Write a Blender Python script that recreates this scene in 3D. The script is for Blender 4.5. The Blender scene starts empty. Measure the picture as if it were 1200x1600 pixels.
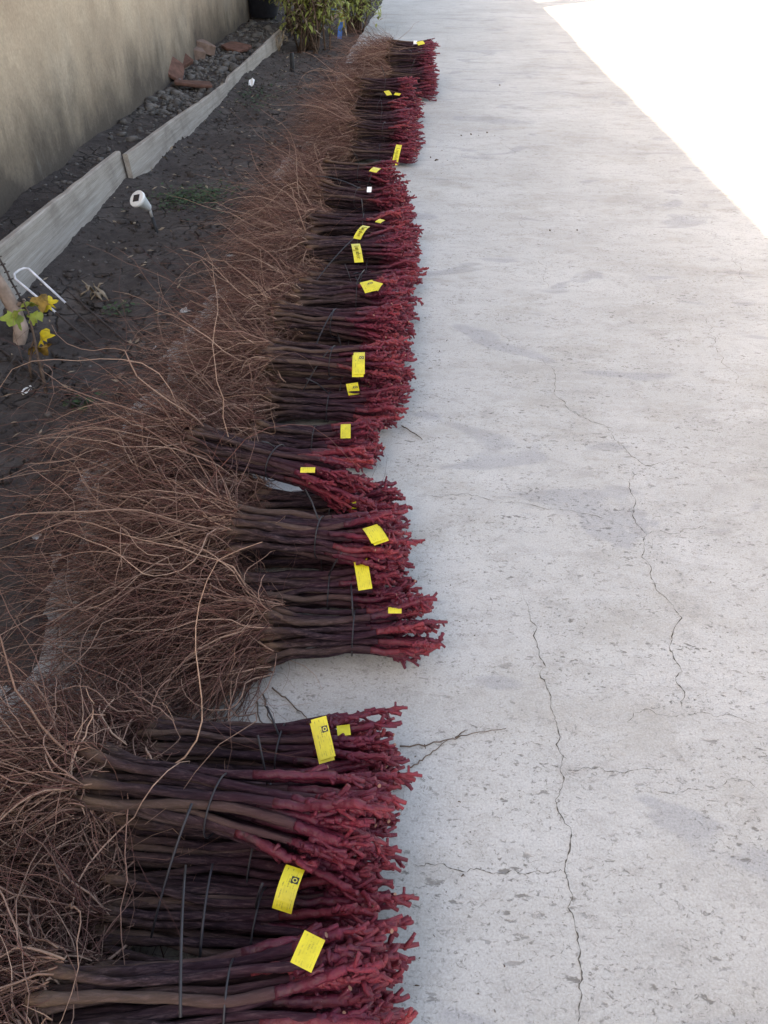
import bpy, bmesh, math, random
import numpy as np
from mathutils import Vector, Matrix

rng = np.random.default_rng(7)
random.seed(7)
scene = bpy.context.scene
col = scene.collection

# ------------------------------------------------------------------ camera
F_PX, IMG_W, IMG_H, CAM_H = 1200.0, 1200.0, 1600.0, 1.2
PITCH = math.atan(945 / F_PX)
YAW = math.atan(95 / math.hypot(F_PX, 945))
fwd = np.array([-math.sin(YAW) * math.cos(PITCH), math.cos(YAW) * math.cos(PITCH), -math.sin(PITCH)])
rgt = np.array([math.cos(YAW), math.sin(YAW), 0.0])
upv = np.cross(rgt, fwd)
cam_data = bpy.data.cameras.new('camera')
cam_data.sensor_fit = 'VERTICAL'
cam_data.sensor_height = 24.0
cam_data.lens = 24.0 * F_PX / IMG_H
cam_data.clip_start = 0.02
cam_data.clip_end = 1500
cam = bpy.data.objects.new('camera', cam_data)
col.objects.link(cam)
cam.matrix_world = Matrix(((rgt[0], upv[0], -fwd[0], 0), (rgt[1], upv[1], -fwd[1], 0), (rgt[2], upv[2], -fwd[2], CAM_H), (0, 0, 0, 1)))
scene.camera = cam

# ------------------------------------------------------------------ light
SUN_DIR = np.array([0.66, 0.75])            # ground direction in which shadows fall
SUN_DIR = SUN_DIR / np.linalg.norm(SUN_DIR)
SUN_EL = math.radians(30.5)
world = bpy.data.worlds.new('World')
scene.world = world
world.use_nodes = True
wn = world.node_tree
sky_node = wn.nodes.new('ShaderNodeTexSky')
sky_node.sky_type = 'NISHITA'
sky_node.sun_disc = False
sky_node.sun_elevation = SUN_EL
sky_node.sun_rotation = math.atan2(-SUN_DIR[0], -SUN_DIR[1]) % (2 * math.pi)
sky_node.air_density = 1.0
sky_node.dust_density = 3.0
sky_node.ozone_density = 1.0
bg = wn.nodes['Background']
bg.inputs[1].default_value = 0.15
wn.links.new(sky_node.outputs[0], bg.inputs[0])
sun_data = bpy.data.lights.new('sun', 'SUN')
sun_data.energy = 4.5
sun_data.angle = math.radians(0.55)
sun_data.color = (1.0, 0.93, 0.82)
sun = bpy.data.objects.new('sun', sun_data)
col.objects.link(sun)
sd = Vector((SUN_DIR[0] * math.cos(SUN_EL), SUN_DIR[1] * math.cos(SUN_EL), -math.sin(SUN_EL)))
sun.rotation_euler = sd.to_track_quat('-Z', 'Y').to_euler()
sun.location = (-6, -6, 8)
vs = scene.view_settings
vs.view_transform = 'Standard'
vs.look = 'None'
vs.exposure = 2.42
vs.gamma = 1.0
vs.use_curve_mapping = False
try:
    vs.use_white_balance = True
    vs.white_balance_temperature = 8450
    vs.white_balance_tint = 14
except Exception:
    pass

# ------------------------------------------------------------------ helpers
def at(x, y, z=0.0):
    d = fwd * F_PX + rgt * (x - 600) + upv * (800 - y)
    t = (z - CAM_H) / d[2]
    return np.array([0, 0, CAM_H]) + d * t

def tag(o, label=None, cat=None, group=None, kind=None):
    if label: o['label'] = label
    if cat: o['category'] = cat
    if group: o['group'] = group
    if kind: o['kind'] = kind
    return o

def link(name, mesh, parent=None, mat=None):
    o = bpy.data.objects.new(name, mesh)
    col.objects.link(o)
    if parent: o.parent = parent
    if mat and mesh and not mesh.materials: mesh.materials.append(mat)
    return o

def empty(name, loc=(0, 0, 0)):
    o = bpy.data.objects.new(name, None)
    o.empty_display_size = 0.05
    o.location = loc
    col.objects.link(o)
    return o

def fast_mesh(name, V, Q, mat=None, smooth=True, color=None):
    """V (n,3), Q (m,4) or list of faces"""
    me = bpy.data.meshes.new(name)
    if isinstance(Q, np.ndarray):
        V = np.asarray(V, np.float32); Q = np.asarray(Q, np.int32)
        k = Q.shape[1]
        me.vertices.add(len(V)); me.vertices.foreach_set('co', V.ravel())
        me.loops.add(Q.size); me.loops.foreach_set('vertex_index', Q.ravel())
        me.polygons.add(len(Q))
        me.polygons.foreach_set('loop_start', np.arange(0, Q.size, k, dtype=np.int32))
        me.polygons.foreach_set('loop_total', np.full(len(Q), k, np.int32))
        me.update(calc_edges=True)
    else:
        me.from_pydata([tuple(map(float, v)) for v in V], [], [tuple(map(int, q)) for q in Q])
        me.update()
    if smooth:
        me.polygons.foreach_set('use_smooth', np.ones(len(me.polygons), bool))
    if color is not None:
        a = me.color_attributes.new('tint', 'FLOAT_COLOR', 'POINT')
        a.data.foreach_set('color', np.asarray(color, np.float32).ravel())
    if mat: me.materials.append(mat)
    return me

class MB:
    """collects tubes and boxes into one mesh"""
    def __init__(s): s.V = []; s.Fc = []; s.M = []; s.n = 0
    def add(s, V, Fs, m=0):
        V = [tuple(map(float, v)) for v in V]
        s.V += V
        s.Fc += [tuple(i + s.n for i in f) for f in Fs]
        s.M += [m] * len(Fs)
        s.n += len(V)
    def tube(s, P, R, sides=7, cap=True, m=0, capm=None, flat=1.0):
        P = np.asarray(P, float)
        n = len(P)
        R = np.broadcast_to(np.asarray(R, float), (n,))
        T = np.gradient(P, axis=0)
        T /= np.linalg.norm(T, axis=1)[:, None] + 1e-12
        ref = np.array([0, 0, 1.0]) if abs(T[0][2]) < 0.9 else np.array([1.0, 0, 0])
        V = []
        for i in range(n):
            a = ref - T[i] * (ref @ T[i]); a /= np.linalg.norm(a) + 1e-12
            ref = a
            b = np.cross(T[i], a)
            for k in range(sides):
                th = 2 * math.pi * k / sides
                V.append(P[i] + R[i] * (math.cos(th) * a * flat + math.sin(th) * b))
        Fs = []
        for i in range(n - 1):
            for k in range(sides):
                k2 = (k + 1) % sides
                Fs.append((i * sides + k, i * sides + k2, (i + 1) * sides + k2, (i + 1) * sides + k))
        s.add(V, Fs, m)
        if cap:
            base = s.n - len(V)
            s.Fc.append(tuple(base + k for k in reversed(range(sides)))); s.M.append(m)
            s.Fc.append(tuple(base + (n - 1) * sides + k for k in range(sides))); s.M.append(m if capm is None else capm)
    def box(s, c, size, R=None, m=0):
        c = np.asarray(c, float); h = np.asarray(size, float) / 2
        V = []
        for dx in (-1, 1):
            for dy in (-1, 1):
                for dz in (-1, 1):
                    v = h * (dx, dy, dz)
                    if R is not None: v = np.asarray(R) @ v
                    V.append(c + v)
        s.add(V, [(0, 1, 3, 2), (4, 6, 7, 5), (0, 4, 5, 1), (2, 3, 7, 6), (0, 2, 6, 4), (1, 5, 7, 3)], m)
    def mesh(s, name, mats, smooth=True):
        me = bpy.data.meshes.new(name)
        me.from_pydata(s.V, [], s.Fc)
        for m in (mats if isinstance(mats, (list, tuple)) else [mats]): me.materials.append(m)
        me.polygons.foreach_set('material_index', s.M)
        if smooth: me.polygons.foreach_set('use_smooth', np.ones(len(s.Fc), bool))
        me.update()
        return me

# ------------------------------------------------------------------ materials
class NT:
    def __init__(s, name):
        s.m = bpy.data.materials.new(name); s.m.use_nodes = True
        s.t = s.m.node_tree; s.b = s.t.nodes['Principled BSDF']
    def n(s, kind, **kw):
        nd = s.t.nodes.new(kind)
        for k, v in kw.items(): setattr(nd, k, v)
        return nd
    def l(s, a, b): s.t.links.new(a, b)
    def tex(s, kind='Object'):
        if not hasattr(s, '_tc'): s._tc = s.n('ShaderNodeTexCoord')
        return s._tc.outputs[kind]
    def mapping(s, src, scale=(1, 1, 1), loc=(0, 0, 0)):
        m = s.n('ShaderNodeMapping'); m.inputs['Scale'].default_value = scale; m.inputs['Location'].default_value = loc
        s.l(src, m.inputs[0]); return m.outputs[0]
    def noise(s, src, scale, detail=4, rough=0.55, dist=0.0):
        nd = s.n('ShaderNodeTexNoise'); nd.inputs['Scale'].default_value = scale
        nd.inputs['Detail'].default_value = detail; nd.inputs['Roughness'].default_value = rough
        nd.inputs['Distortion'].default_value = dist
        s.l(src, nd.inputs['Vector']); return nd.outputs['Fac']
    def vor(s, src, scale, feature='F1', out='Distance', rnd=1.0):
        nd = s.n('ShaderNodeTexVoronoi', feature=feature); nd.inputs['Scale'].default_value = scale
        nd.inputs['Randomness'].default_value = rnd
        s.l(src, nd.inputs['Vector']); return nd.outputs[out]
    def ramp(s, src, stops, interp='LINEAR'):
        r = s.n('ShaderNodeValToRGB'); cr = r.color_ramp; cr.interpolation = interp
        while len(cr.elements) < len(stops): cr.elements.new(0.5)
        for e, (p, c) in zip(cr.elements, stops):
            e.position = p; e.color = (c, c, c, 1) if isinstance(c, (int, float)) else (*c, 1)
        s.l(src, r.inputs[0]); return r.outputs[0]
    def mix(s, fac, a, b, mode='MIX'):
        m = s.n('ShaderNodeMix', data_type='RGBA', blend_type=mode)
        for sock, v in ((m.inputs[0], fac), (m.inputs[6], a), (m.inputs[7], b)):
            if isinstance(v, bpy.types.NodeSocket): s.l(v, sock)
            elif isinstance(v, (int, float)): sock.default_value = v
            else: sock.default_value = (*v, 1)
        return m.outputs[2]
    def math(s, op, a, b=0.0, c=None):
        m = s.n('ShaderNodeMath', operation=op)
        for i, v in enumerate((a, b) if c is None else (a, b, c)):
            if isinstance(v, bpy.types.NodeSocket): s.l(v, m.inputs[i])
            else: m.inputs[i].default_value = v
        return m.outputs[0]
    def sep(s, src):
        x = s.n('ShaderNodeSeparateXYZ'); s.l(src, x.inputs[0]); return x.outputs
    def rnd(s):
        if not hasattr(s, '_oi'): s._oi = s.n('ShaderNodeObjectInfo')
        return s._oi.outputs['Random']
    def shifted(s, src, amount=9.0):
        v = s.n('ShaderNodeVectorMath', operation='ADD'); s.l(src, v.inputs[0])
        c = s.n('ShaderNodeCombineXYZ'); r = s.math('MULTIPLY', s.rnd(), amount)
        for i in range(3): s.l(r, c.inputs[i])
        s.l(c.outputs[0], v.inputs[1]); return v.outputs[0]
    def bump(s, h, strength=0.3, dist=0.01):
        b = s.n('ShaderNodeBump'); b.inputs['Strength'].default_value = strength; b.inputs['Distance'].default_value = dist
        s.l(h, b.inputs['Height']); s.l(b.outputs[0], s.b.inputs['Normal'])
    def out(s, colr=None, rough=0.8, spec=0.3):
        if colr is not None:
            if isinstance(colr, bpy.types.NodeSocket): s.l(colr, s.b.inputs['Base Color'])
            else: s.b.inputs['Base Color'].default_value = (*colr, 1)
        if isinstance(rough, bpy.types.NodeSocket): s.l(rough, s.b.inputs['Roughness'])
        else: s.b.inputs['Roughness'].default_value = rough
        s.b.inputs['Specular IOR Level'].default_value = spec
        return s.m

def plain(name, c, rough=0.7, spec=0.3, var=0.25, scale=30, bump=0.15):
    t = NT(name)
    v = t.shifted(t.tex())
    n = t.noise(v, scale, 4)
    lo = tuple(x * (1 - var) for x in c); hi = tuple(min(1, x * (1 + var)) for x in c)
    t.bump(n, bump, 0.004)
    return t.out(t.ramp(n, [(0.3, lo), (0.7, hi)]), rough, spec)

def m_concrete():
    t = NT('concrete'); o = t.tex()
    big = t.noise(o, 0.9, 5, 0.6, 0.4)
    c = t.ramp(big, [(0.32, (0.345, 0.333, 0.310)), (0.5, (0.405, 0.393, 0.368)), (0.68, (0.455, 0.443, 0.415))])
    # trowel streaks running across the drive
    st = t.noise(t.mapping(o, (1.0, 2.3, 1)), 2.2, 8, 0.74, 0.9)
    c = t.mix(t.ramp(st, [(0.52, 0.0), (0.72, 0.30)]), c, (0.26, 0.245, 0.225))
    st2 = t.noise(t.mapping(o, (0.8, 2.2, 1), (3, 1, 0)), 4.1, 8, 0.74, 0.8)
    c = t.mix(t.ramp(st2, [(0.5, 0.0), (0.7, 0.45)]), c, (0.50, 0.49, 0.47))
    # smooth grey patches left by the float
    pt = t.noise(t.mapping(o, (1.0, 1.9, 1), (5.3, 2.2, 0)), 2.0, 3, 0.5, 1.0)
    c = t.mix(t.ramp(pt, [(0.61, 0.0), (0.65, 0.5)]), c, (0.27, 0.27, 0.275))
    # brown stains
    bs = t.noise(t.mapping(o, (1, 1.5, 1), (1.3, 7.2, 0)), 2.6, 6, 0.7)
    c = t.mix(t.ramp(bs, [(0.52, 0.0), (0.70, 0.42)]), c, (0.26, 0.23, 0.185))
    mo = t.noise(t.mapping(o, (1, 1.6, 1), (2.3, 5.1, 0)), 11, 6, 0.75, 0.5)
    c = t.mix(t.ramp(mo, [(0.50, 0.0), (0.66, 0.36)]), c, (0.24, 0.222, 0.20))
    # fine grain and pits
    gr = t.noise(o, 260, 3, 0.7)
    c = t.mix(0.35, c, t.ramp(gr, [(0.3, 0.25), (0.7, 0.75)]), 'OVERLAY')
    pit_mask = t.noise(t.mapping(o, (1, 2.0, 1), (9, 3, 0)), 4.2, 5, 0.65)
    pits = t.noise(t.mapping(o, (1, 1.35, 1)), 88, 5, 0.8, 0.8)
    pit = t.math('MULTIPLY', t.ramp(pits, [(0.565, 0.0), (0.62, 1.0)]), t.ramp(pit_mask, [(0.38, 0.3), (0.56, 1.0)]))
    pits2 = t.noise(t.mapping(o, (1, 2.0, 1), (4, 4, 0)), 36, 4, 0.6, 0.3)
    pit2 = t.math('MULTIPLY', t.ramp(pits2, [(0.61, 0.0), (0.66, 1.0)]), t.ramp(pit_mask, [(0.42, 0.15), (0.58, 1.0)]))
    pa = t.math('MAXIMUM', pit, pit2)
    c = t.mix(t.math('MULTIPLY', pa, 0.72), c, (0.10, 0.088, 0.075))
    h = t.math('SUBTRACT', t.math('MULTIPLY', st, 0.35), pa)
    h = t.math('ADD', h, t.math('MULTIPLY', gr, 0.25))
    t.bump(h, 0.35, 0.004)
    return t.out(c, 0.85, 0.25)

def m_soil():
    t = NT('soil'); o = t.tex()
    n1 = t.noise(o, 3.0, 6, 0.65); n2 = t.noise(o, 28, 6, 0.7); n3 = t.noise(o, 150, 3, 0.7)
    c = t.ramp(n1, [(0.3, (0.052, 0.042, 0.039)), (0.55, (0.082, 0.068, 0.062)), (0.75, (0.13, 0.11, 0.097))])
    c = t.mix(0.6, c, t.ramp(n2, [(0.25, 0.2), (0.75, 0.8)]), 'OVERLAY')
    fleck = t.ramp(n3, [(0.70, 0.0), (0.74, 1.0)])
    c = t.mix(t.math('MULTIPLY', fleck, 0.6), c, (0.24, 0.2, 0.16))
    w = t.n('ShaderNodeVectorMath', operation='ADD'); t.l(o, w.inputs[0])
    nn = t.n('ShaderNodeTexNoise'); nn.inputs['Scale'].default_value = 9; t.l(o, nn.inputs['Vector'])
    sc = t.n('ShaderNodeVectorMath', operation='SCALE'); t.l(nn.outputs['Color'], sc.inputs[0]); sc.inputs['Scale'].default_value = 0.12
    t.l(sc.outputs[0], w.inputs[1])
    cr = t.vor(w.outputs[0], 7.5, 'DISTANCE_TO_EDGE')
    crk = t.math('MULTIPLY', t.ramp(cr, [(0.0, 1.0), (0.05, 0.0)]), t.ramp(n1, [(0.42, 0.0), (0.55, 1.0)]))
    c = t.mix(t.math('MULTIPLY', crk, 0.75), c, (0.012, 0.010, 0.009))
    h = t.math('SUBTRACT', t.math('ADD', t.math('MULTIPLY', n2, 1.0), t.math('MULTIPLY', n3, 0.35)), t.math('MULTIPLY', crk, 0.9))
    t.bump(h, 0.9, 0.018)
    return t.out(c, 0.95, 0.15)

def m_wall():
    t = NT('wall_plaster'); o = t.tex()
    x = t.sep(o)
    n1 = t.noise(o, 1.6, 6, 0.6); n2 = t.noise(o, 60, 4, 0.7)
    c = t.ramp(n1, [(0.3, (0.38, 0.288, 0.208)), (0.55, (0.465, 0.365, 0.268)), (0.75, (0.52, 0.425, 0.325))])
    # rising damp and mould: ragged drips above the ground
    drip = t.noise(t.mapping(o, (2.0, 2.2, 1.0)), 2.2, 8, 0.72, 0.6)
    blot = t.noise(o, 2.2, 5, 0.6)
    lev = t.math('ADD', t.math('MULTIPLY', x[2], 1.3), t.math('MULTIPLY', t.math('SUBTRACT', drip, 0.5), -0.65))
    lev = t.math('ADD', lev, t.math('MULTIPLY', t.math('SUBTRACT', blot, 0.5), -0.9))
    far = t.math('MULTIPLY', t.math('SUBTRACT', x[1], 6.0), -0.07)
    lev = t.math('ADD', lev, t.math('MINIMUM', far, 0.0))
    f = t.ramp(lev, [(0.10, 0.95), (0.32, 0.7), (0.62, 0.28), (0.95, 0.0)])
    c = t.mix(f, c, (0.075, 0.058, 0.047))
    st = t.noise(t.mapping(o, (2, 2, 0.7), (2, 2, 0)), 2.2, 7, 0.7)
    c = t.mix(t.ramp(st, [(0.58, 0.0), (0.75, 0.18)]), c, (0.52, 0.47, 0.40))
    c = t.mix(0.25, c, t.ramp(n2, [(0.3, 0.2), (0.7, 0.8)]), 'OVERLAY')
    t.bump(t.math('ADD', n2, t.math('MULTIPLY', n1, 2.0)), 0.35, 0.008)
    return t.out(c, 0.92, 0.2)

def m_plank():
    t = NT('weathered_plank'); o = t.shifted(t.tex())
    g = t.noise(t.mapping(o, (14, 0.4, 14)), 4, 6, 0.7, 0.0)
    n = t.noise(o, 5, 4); f = t.noise(t.mapping(o, (40, 1.6, 60)), 6, 3)
    c = t.ramp(g, [(0.25, (0.20, 0.165, 0.138)), (0.5, (0.32, 0.278, 0.242)), (0.75, (0.40, 0.362, 0.325))])
    c = t.mix(t.ramp(n, [(0.52, 0.0), (0.72, 0.55)]), c, (0.15, 0.12, 0.10))
    c = t.mix(0.3, c, t.ramp(f, [(0.3, 0.25), (0.7, 0.75)]), 'OVERLAY')
    kn = t.vor(t.mapping(o, (1, 0.55, 1)), 4.2)
    c = t.mix(t.ramp(kn, [(0.035, 0.9), (0.06, 0.0)]), c, (0.06, 0.045, 0.035))
    t.bump(t.math('ADD', g, t.math('MULTIPLY', f, 0.5)), 0.4, 0.006)
    return t.out(c, 0.9, 0.2)

def m_stem():
    t = NT('vine_bark'); o = t.tex(); s = t.shifted(o)
    x = t.sep(o)
    fib = t.noise(t.mapping(s, (12, 80, 80)), 3.2, 6, 0.7, 0.5)
    blo = t.noise(t.mapping(s, (14, 30, 30)), 1.6, 4, 0.6)
    c = t.ramp(fib, [(0.36, (0.007, 0.004, 0.0055)), (0.5, (0.025, 0.0145, 0.0200)), (0.66, (0.092, 0.059, 0.062))])
    c = t.mix(t.ramp(t.rnd(), [(0.0, 0.55), (0.5, 0.0), (1.0, 0.0)]), c, (0.022, 0.011, 0.017))
    c = t.mix(t.ramp(t.rnd(), [(0.7, 0.0), (1.0, 0.5)]), c, (0.145, 0.097, 0.073))
    dirt = t.math('MULTIPLY', t.ramp(t.math('MULTIPLY', x[0], 1.0), [(0.0, 0.95), (0.02, 0.6), (0.05, 0.22), (0.13, 0.02)]), t.ramp(blo, [(0.35, 0.15), (0.6, 1.0)]))
    c = t.mix(dirt, c, (0.165, 0.100, 0.064))
    mr = t.n('ShaderNodeMapRange'); t.l(x[0], mr.inputs[0]); mr.inputs[1].default_value = 0.15; mr.inputs[2].default_value = 0.36
    c = t.mix(t.math('MULTIPLY', mr.outputs[0], t.ramp(blo, [(0.3, 0.5), (0.7, 1.0)])), c, (0.050, 0.014, 0.026))
    h = t.math('ADD', fib, t.math('MULTIPLY', blo, 0.8))
    t.bump(h, 0.8, 0.004)
    return t.out(c, 0.9, 0.12)

def m_wax():
    t = NT('red_grafting_wax'); o = t.tex(); s = t.shifted(o)
    x = t.sep(o)
    n = t.noise(s, 70, 4, 0.6); f = t.noise(s, 420, 2, 0.6); b = t.noise(s, 28, 3)
    pos = t.math('ADD', x[0], t.math('MULTIPLY', t.math('SUBTRACT', b, 0.5), 0.10))
    mr = t.n('ShaderNodeMapRange'); t.l(pos, mr.inputs[0])
    mr.inputs[1].default_value = 0.27; mr.inputs[2].default_value = 0.44
    c = t.ramp(mr.outputs[0], [(0.0, (0.036, 0.009, 0.019)), (0.35, (0.095, 0.010, 0.026)), (0.66, (0.155, 0.014, 0.030)), (1.0, (0.235, 0.029, 0.038))])
    c = t.mix(t.ramp(n, [(0.35, 0.55), (0.6, 0.0)]), c, (0.045, 0.007, 0.014))
    c = t.mix(t.math('MULTIPLY', t.ramp(t.rnd(), [(0.0, 0.5), (0.45, 0.0)]), 1.0), c, (0.085, 0.013, 0.025))
    c = t.mix(t.ramp(t.rnd(), [(0.75, 0.0), (1.0, 0.5)]), c, (0.24, 0.036, 0.038))
    chip = t.math('MULTIPLY', t.ramp(b, [(0.56, 0.0), (0.62, 0.85)]), t.ramp(mr.outputs[0], [(0.0, 1.0), (0.45, 0.0)]))
    c = t.mix(chip, c, (0.030, 0.017, 0.018))
    c = t.mix(t.ramp(f, [(0.74, 0.0), (0.77, 0.7)]), c, (0.45, 0.30, 0.28))
    t.bump(t.math('ADD', n, t.math('MULTIPLY', b, 1.5)), 0.9, 0.005)
    return t.out(c, t.ramp(n, [(0.3, 0.32), (0.7, 0.7)]), 0.3)

def m_root():
    t = NT('vine_root'); a = t.n('ShaderNodeVertexColor'); a.layer_name = 'tint'
    n = t.noise(t.tex(), 160, 3)
    c = t.mix(0.5, a.outputs[0], t.ramp(n, [(0.3, 0.3), (0.7, 0.7)]), 'OVERLAY')
    return t.out(c, 0.85, 0.2)

def m_tag(kind):
    """yellow plastic tag with rows of tiny print; u runs along the tag, v across it"""
    t = NT('yellow_tag_' + kind); uv = t.tex('UV'); x = t.sep(uv)
    base = t.ramp(t.noise(t.shifted(t.tex('Object')), 40, 4), [(0.35, (0.50, 0.43, 0.025)), (0.65, (0.63, 0.545, 0.03))])
    br = t.n('ShaderNodeTexBrick'); br.offset = 0.37
    t.l(t.mapping(uv, (1.0, 1.0, 1.0)), br.inputs['Vector'])
    br.inputs['Color1'].default_value = (1, 1, 1, 1); br.inputs['Color2'].default_value = (0.2, 0.2, 0.2, 1); br.inputs['Mortar'].default_value = (0, 0, 0, 1)
    br.inputs['Scale'].default_value = 1.0; br.inputs['Mortar Size'].default_value = 0.035
    br.inputs['Brick Width'].default_value = 0.26; br.inputs['Row Height'].default_value = 0.135
    ch = t.noise(t.mapping(uv, (55, 9, 1)), 1.0, 2, 0.8)
    ink = t.math('MULTIPLY', br.outputs['Color'], t.ramp(ch, [(0.42, 0.15), (0.55, 1.0)]))
    area = t.noise(t.mapping(uv, (3.2, 5.5, 1), (0.3, 0.1, 0)), 1.0, 1)
    ink = t.math('MULTIPLY', ink, t.ramp(area, [(0.44, 0.0), (0.5, 1.0)]))
    edge = t.math('MULTIPLY', t.ramp(x[0], [(0.05, 0.0), (0.07, 1.0), (0.93, 1.0), (0.95, 0.0)]), t.ramp(x[1], [(0.1, 0.0), (0.13, 1.0), (0.87, 1.0), (0.9, 0.0)]))
    ink = t.math('MULTIPLY', t.math('MULTIPLY', ink, edge), 0.8 if kind == 'printed' else (0.55 if kind == 'back' else 0.0))
    c = t.mix(ink, base, (0.05, 0.05, 0.02))
    if kind == 'printed':   # dark square emblem with a ring in it
        du = t.math('SUBTRACT', x[0], 0.30); dv = t.math('SUBTRACT', x[1], 0.72)
        du2 = t.math('MULTIPLY', du, 2.5)
        sq = t.math('MAXIMUM', t.math('ABSOLUTE', du2), t.math('ABSOLUTE', dv))
        rr = t.math('SQRT', t.math('ADD', t.math('MULTIPLY', du2, du2), t.math('MULTIPLY', dv, dv)))
        ring = t.ramp(t.math('ABSOLUTE', t.math('SUBTRACT', rr, 0.10)), [(0.022, 1.0), (0.034, 0.0)])
        sqm = t.ramp(sq, [(0.185, 1.0), (0.20, 0.0)])
        em = t.mix(ring, (0.012, 0.012, 0.012), (0.55, 0.48, 0.06))
        c = t.mix(sqm, c, em)
    t.bump(t.noise(t.mapping(uv, (3, 2, 1)), 2, 2), 0.15, 0.004)
    return t.out(c, 0.45, 0.4)

M = dict(
    concrete=m_concrete(), soil=m_soil(), wall=m_wall(), plank=m_plank(), stem=m_stem(), wax=m_wax(), root=m_root(),
    tag_printed=m_tag('printed'), tag_back=m_tag('back'), tag_plain=m_tag('plain'),
    cut=plain('cut_wood', (0.30, 0.15, 0.10), 0.8), strap=plain('black_plastic_tie', (0.022, 0.021, 0.026), 0.5, 0.4),
    ink=plain('black_marker_ink', (0.015, 0.015, 0.015), 0.6), white_tag=plain('white_paper', (0.75, 0.74, 0.72), 0.6, var=0.05),
    crack=plain('crack_shadow_dirt', (0.10, 0.088, 0.075), 0.95, 0.1), tile=plain('terracotta', (0.135, 0.068, 0.052), 0.9, 0.2, 0.35, 18),
    brick=plain('pale_brick', (0.20, 0.135, 0.11), 0.9, 0.2, 0.3, 22), pebble=plain('pebble_stone', (0.115, 0.103, 0.094), 0.9, 0.2, 0.55, 9),
    white_plastic=plain('white_plastic', (0.78, 0.77, 0.74), 0.45, 0.4, 0.06), solar=plain('solar_cell', (0.012, 0.013, 0.02), 0.2, 0.5),
    steel=plain('dull_steel_tube', (0.32, 0.31, 0.30), 0.4), dark_plastic=plain('dark_plastic', (0.02, 0.02, 0.022), 0.5),
    rust=plain('dark_rusty_iron', (0.055, 0.040, 0.036), 0.75, 0.3, 0.4), white_wire=plain('white_coated_wire', (0.62, 0.60, 0.62), 0.5),
    dead_wood=plain('dry_stake_wood', (0.30, 0.215, 0.165), 0.9, 0.2, 0.35, 25), twig=plain('dry_twig', (0.12, 0.085, 0.065), 0.85, 0.2, 0.4, 60),
    leaf_green=plain('vine_leaf_green', (0.20, 0.235, 0.035), 0.55, 0.35, 0.35, 35), leaf_yellow=plain('vine_leaf_yellow', (0.50, 0.36, 0.018), 0.6, 0.3, 0.3, 40),
    leaf_brown=plain('vine_leaf_brown', (0.23, 0.125, 0.025), 0.7, 0.2, 0.55, 45), weed=plain('weed_green', (0.030, 0.062, 0.024), 0.6, 0.3, 0.45, 20),
    shrub=plain('shrub_leaf', (0.20, 0.225, 0.06), 0.55, 0.3, 0.5, 8), dry=plain('dry_stalk', (0.27, 0.21, 0.15), 0.9, 0.2, 0.3, 40),
    blue=plain('blue_plastic', (0.05, 0.16, 0.42), 0.5), yellow=plain('yellow_plastic', (0.5, 0.38, 0.07), 0.5), roof=plain('roof_clay', (0.30, 0.13, 0.08), 0.9),
    trunk=plain('shrub_bark', (0.10, 0.066, 0.048), 0.9, 0.2, 0.4, 40), bucket=plain('black_bucket', (0.03, 0.032, 0.045), 0.6),
)

# ------------------------------------------------------------------ the setting
SOIL_Z = -0.035
def height_noise(x, y, amp=1.0):
    return amp * (0.010 * np.sin(3.1 * x + 1.7 * y) + 0.008 * np.sin(5.3 * y - 2.2 * x + 1.0) + 0.006 * np.sin(9.1 * x + 7.7 * y + 2.0) + 0.004 * np.sin(17 * x - 13 * y))
WALL_A, WALL_B = np.array([-1.57, -6.5]), np.array([-2.66, 15.5])
def wall_x(y): return WALL_A[0] + (WALL_B[0] - WALL_A[0]) * (y - WALL_A[1]) / (WALL_B[1] - WALL_A[1])
def plank_x(y): return -1.60 - 0.062 * (np.clip(y, 0, 5.0) - 2.5) - 0.004 * np.clip(y - 5.0, 0, 10)
def soil_height(x, y):
    z = SOIL_Z + height_noise(x, y) * np.clip((-0.97 - x) / 0.12, 0, 1)
    bank = np.clip((plank_x(y) - 0.02 - x) / 0.05, 0, 1)
    spill_edge = -0.80 + 0.05 * np.sin(2.3 * y) + 0.03 * np.sin(6.1 * y + 1) + 0.02 * np.sin(15 * y) - 0.25 * np.clip((y - 8.2) / 1.5, 0, 1)
    over = np.clip((spill_edge - x) / 0.05, 0, 1) * np.clip((x + 1.02) / 0.06, 0, 1)
    z = z + over * (0.042 + 0.006 * np.sin(23 * x + 19 * y)) - np.clip((x - spill_edge) / 0.02, 0, 1) * np.clip((x + 0.94) / 0.01, 0, 1) * 0.06
    rise = (x - plank_x(y)); z = z + 0.038 * np.exp(-(rise / 0.13) ** 2) * (rise > -0.02)
    return z + bank * (0.05 + 0.05 * np.clip((plank_x(y) - 0.1 - x) / 0.5, 0, 1))

def ground_sheet():
    me = bpy.data.meshes.new('ground')
    s = 600
    me.from_pydata([(-s, -s, -0.25), (s, -s, -0.25), (s, s, -0.25), (-s, s, -0.25)], [], [(0, 1, 2, 3)])
    tag(link('ground', me, mat=M['soil']), kind='structure')
ground_sheet()

def garden_bed():
    xs = np.arange(-3.2, -0.66, 0.025); ys = np.arange(-3.0, 19.0, 0.035)
    X, Y = np.meshgrid(xs, ys, indexing='ij')
    Z = soil_height(X, Y) + rng.normal(0, 0.0022, X.shape)
    V = np.stack([X, Y, Z], -1).reshape(-1, 3)
    i, j = np.meshgrid(np.arange(len(xs) - 1), np.arange(len(ys) - 1), indexing='ij')
    a = i * len(ys) + j
    Q = np.stack([a, a + len(ys), a + len(ys) + 1, a + 1], -1).reshape(-1, 4)
    tag(link('garden_soil', fast_mesh('garden_soil', V, Q, M['soil'])), kind='structure')
garden_bed()

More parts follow.
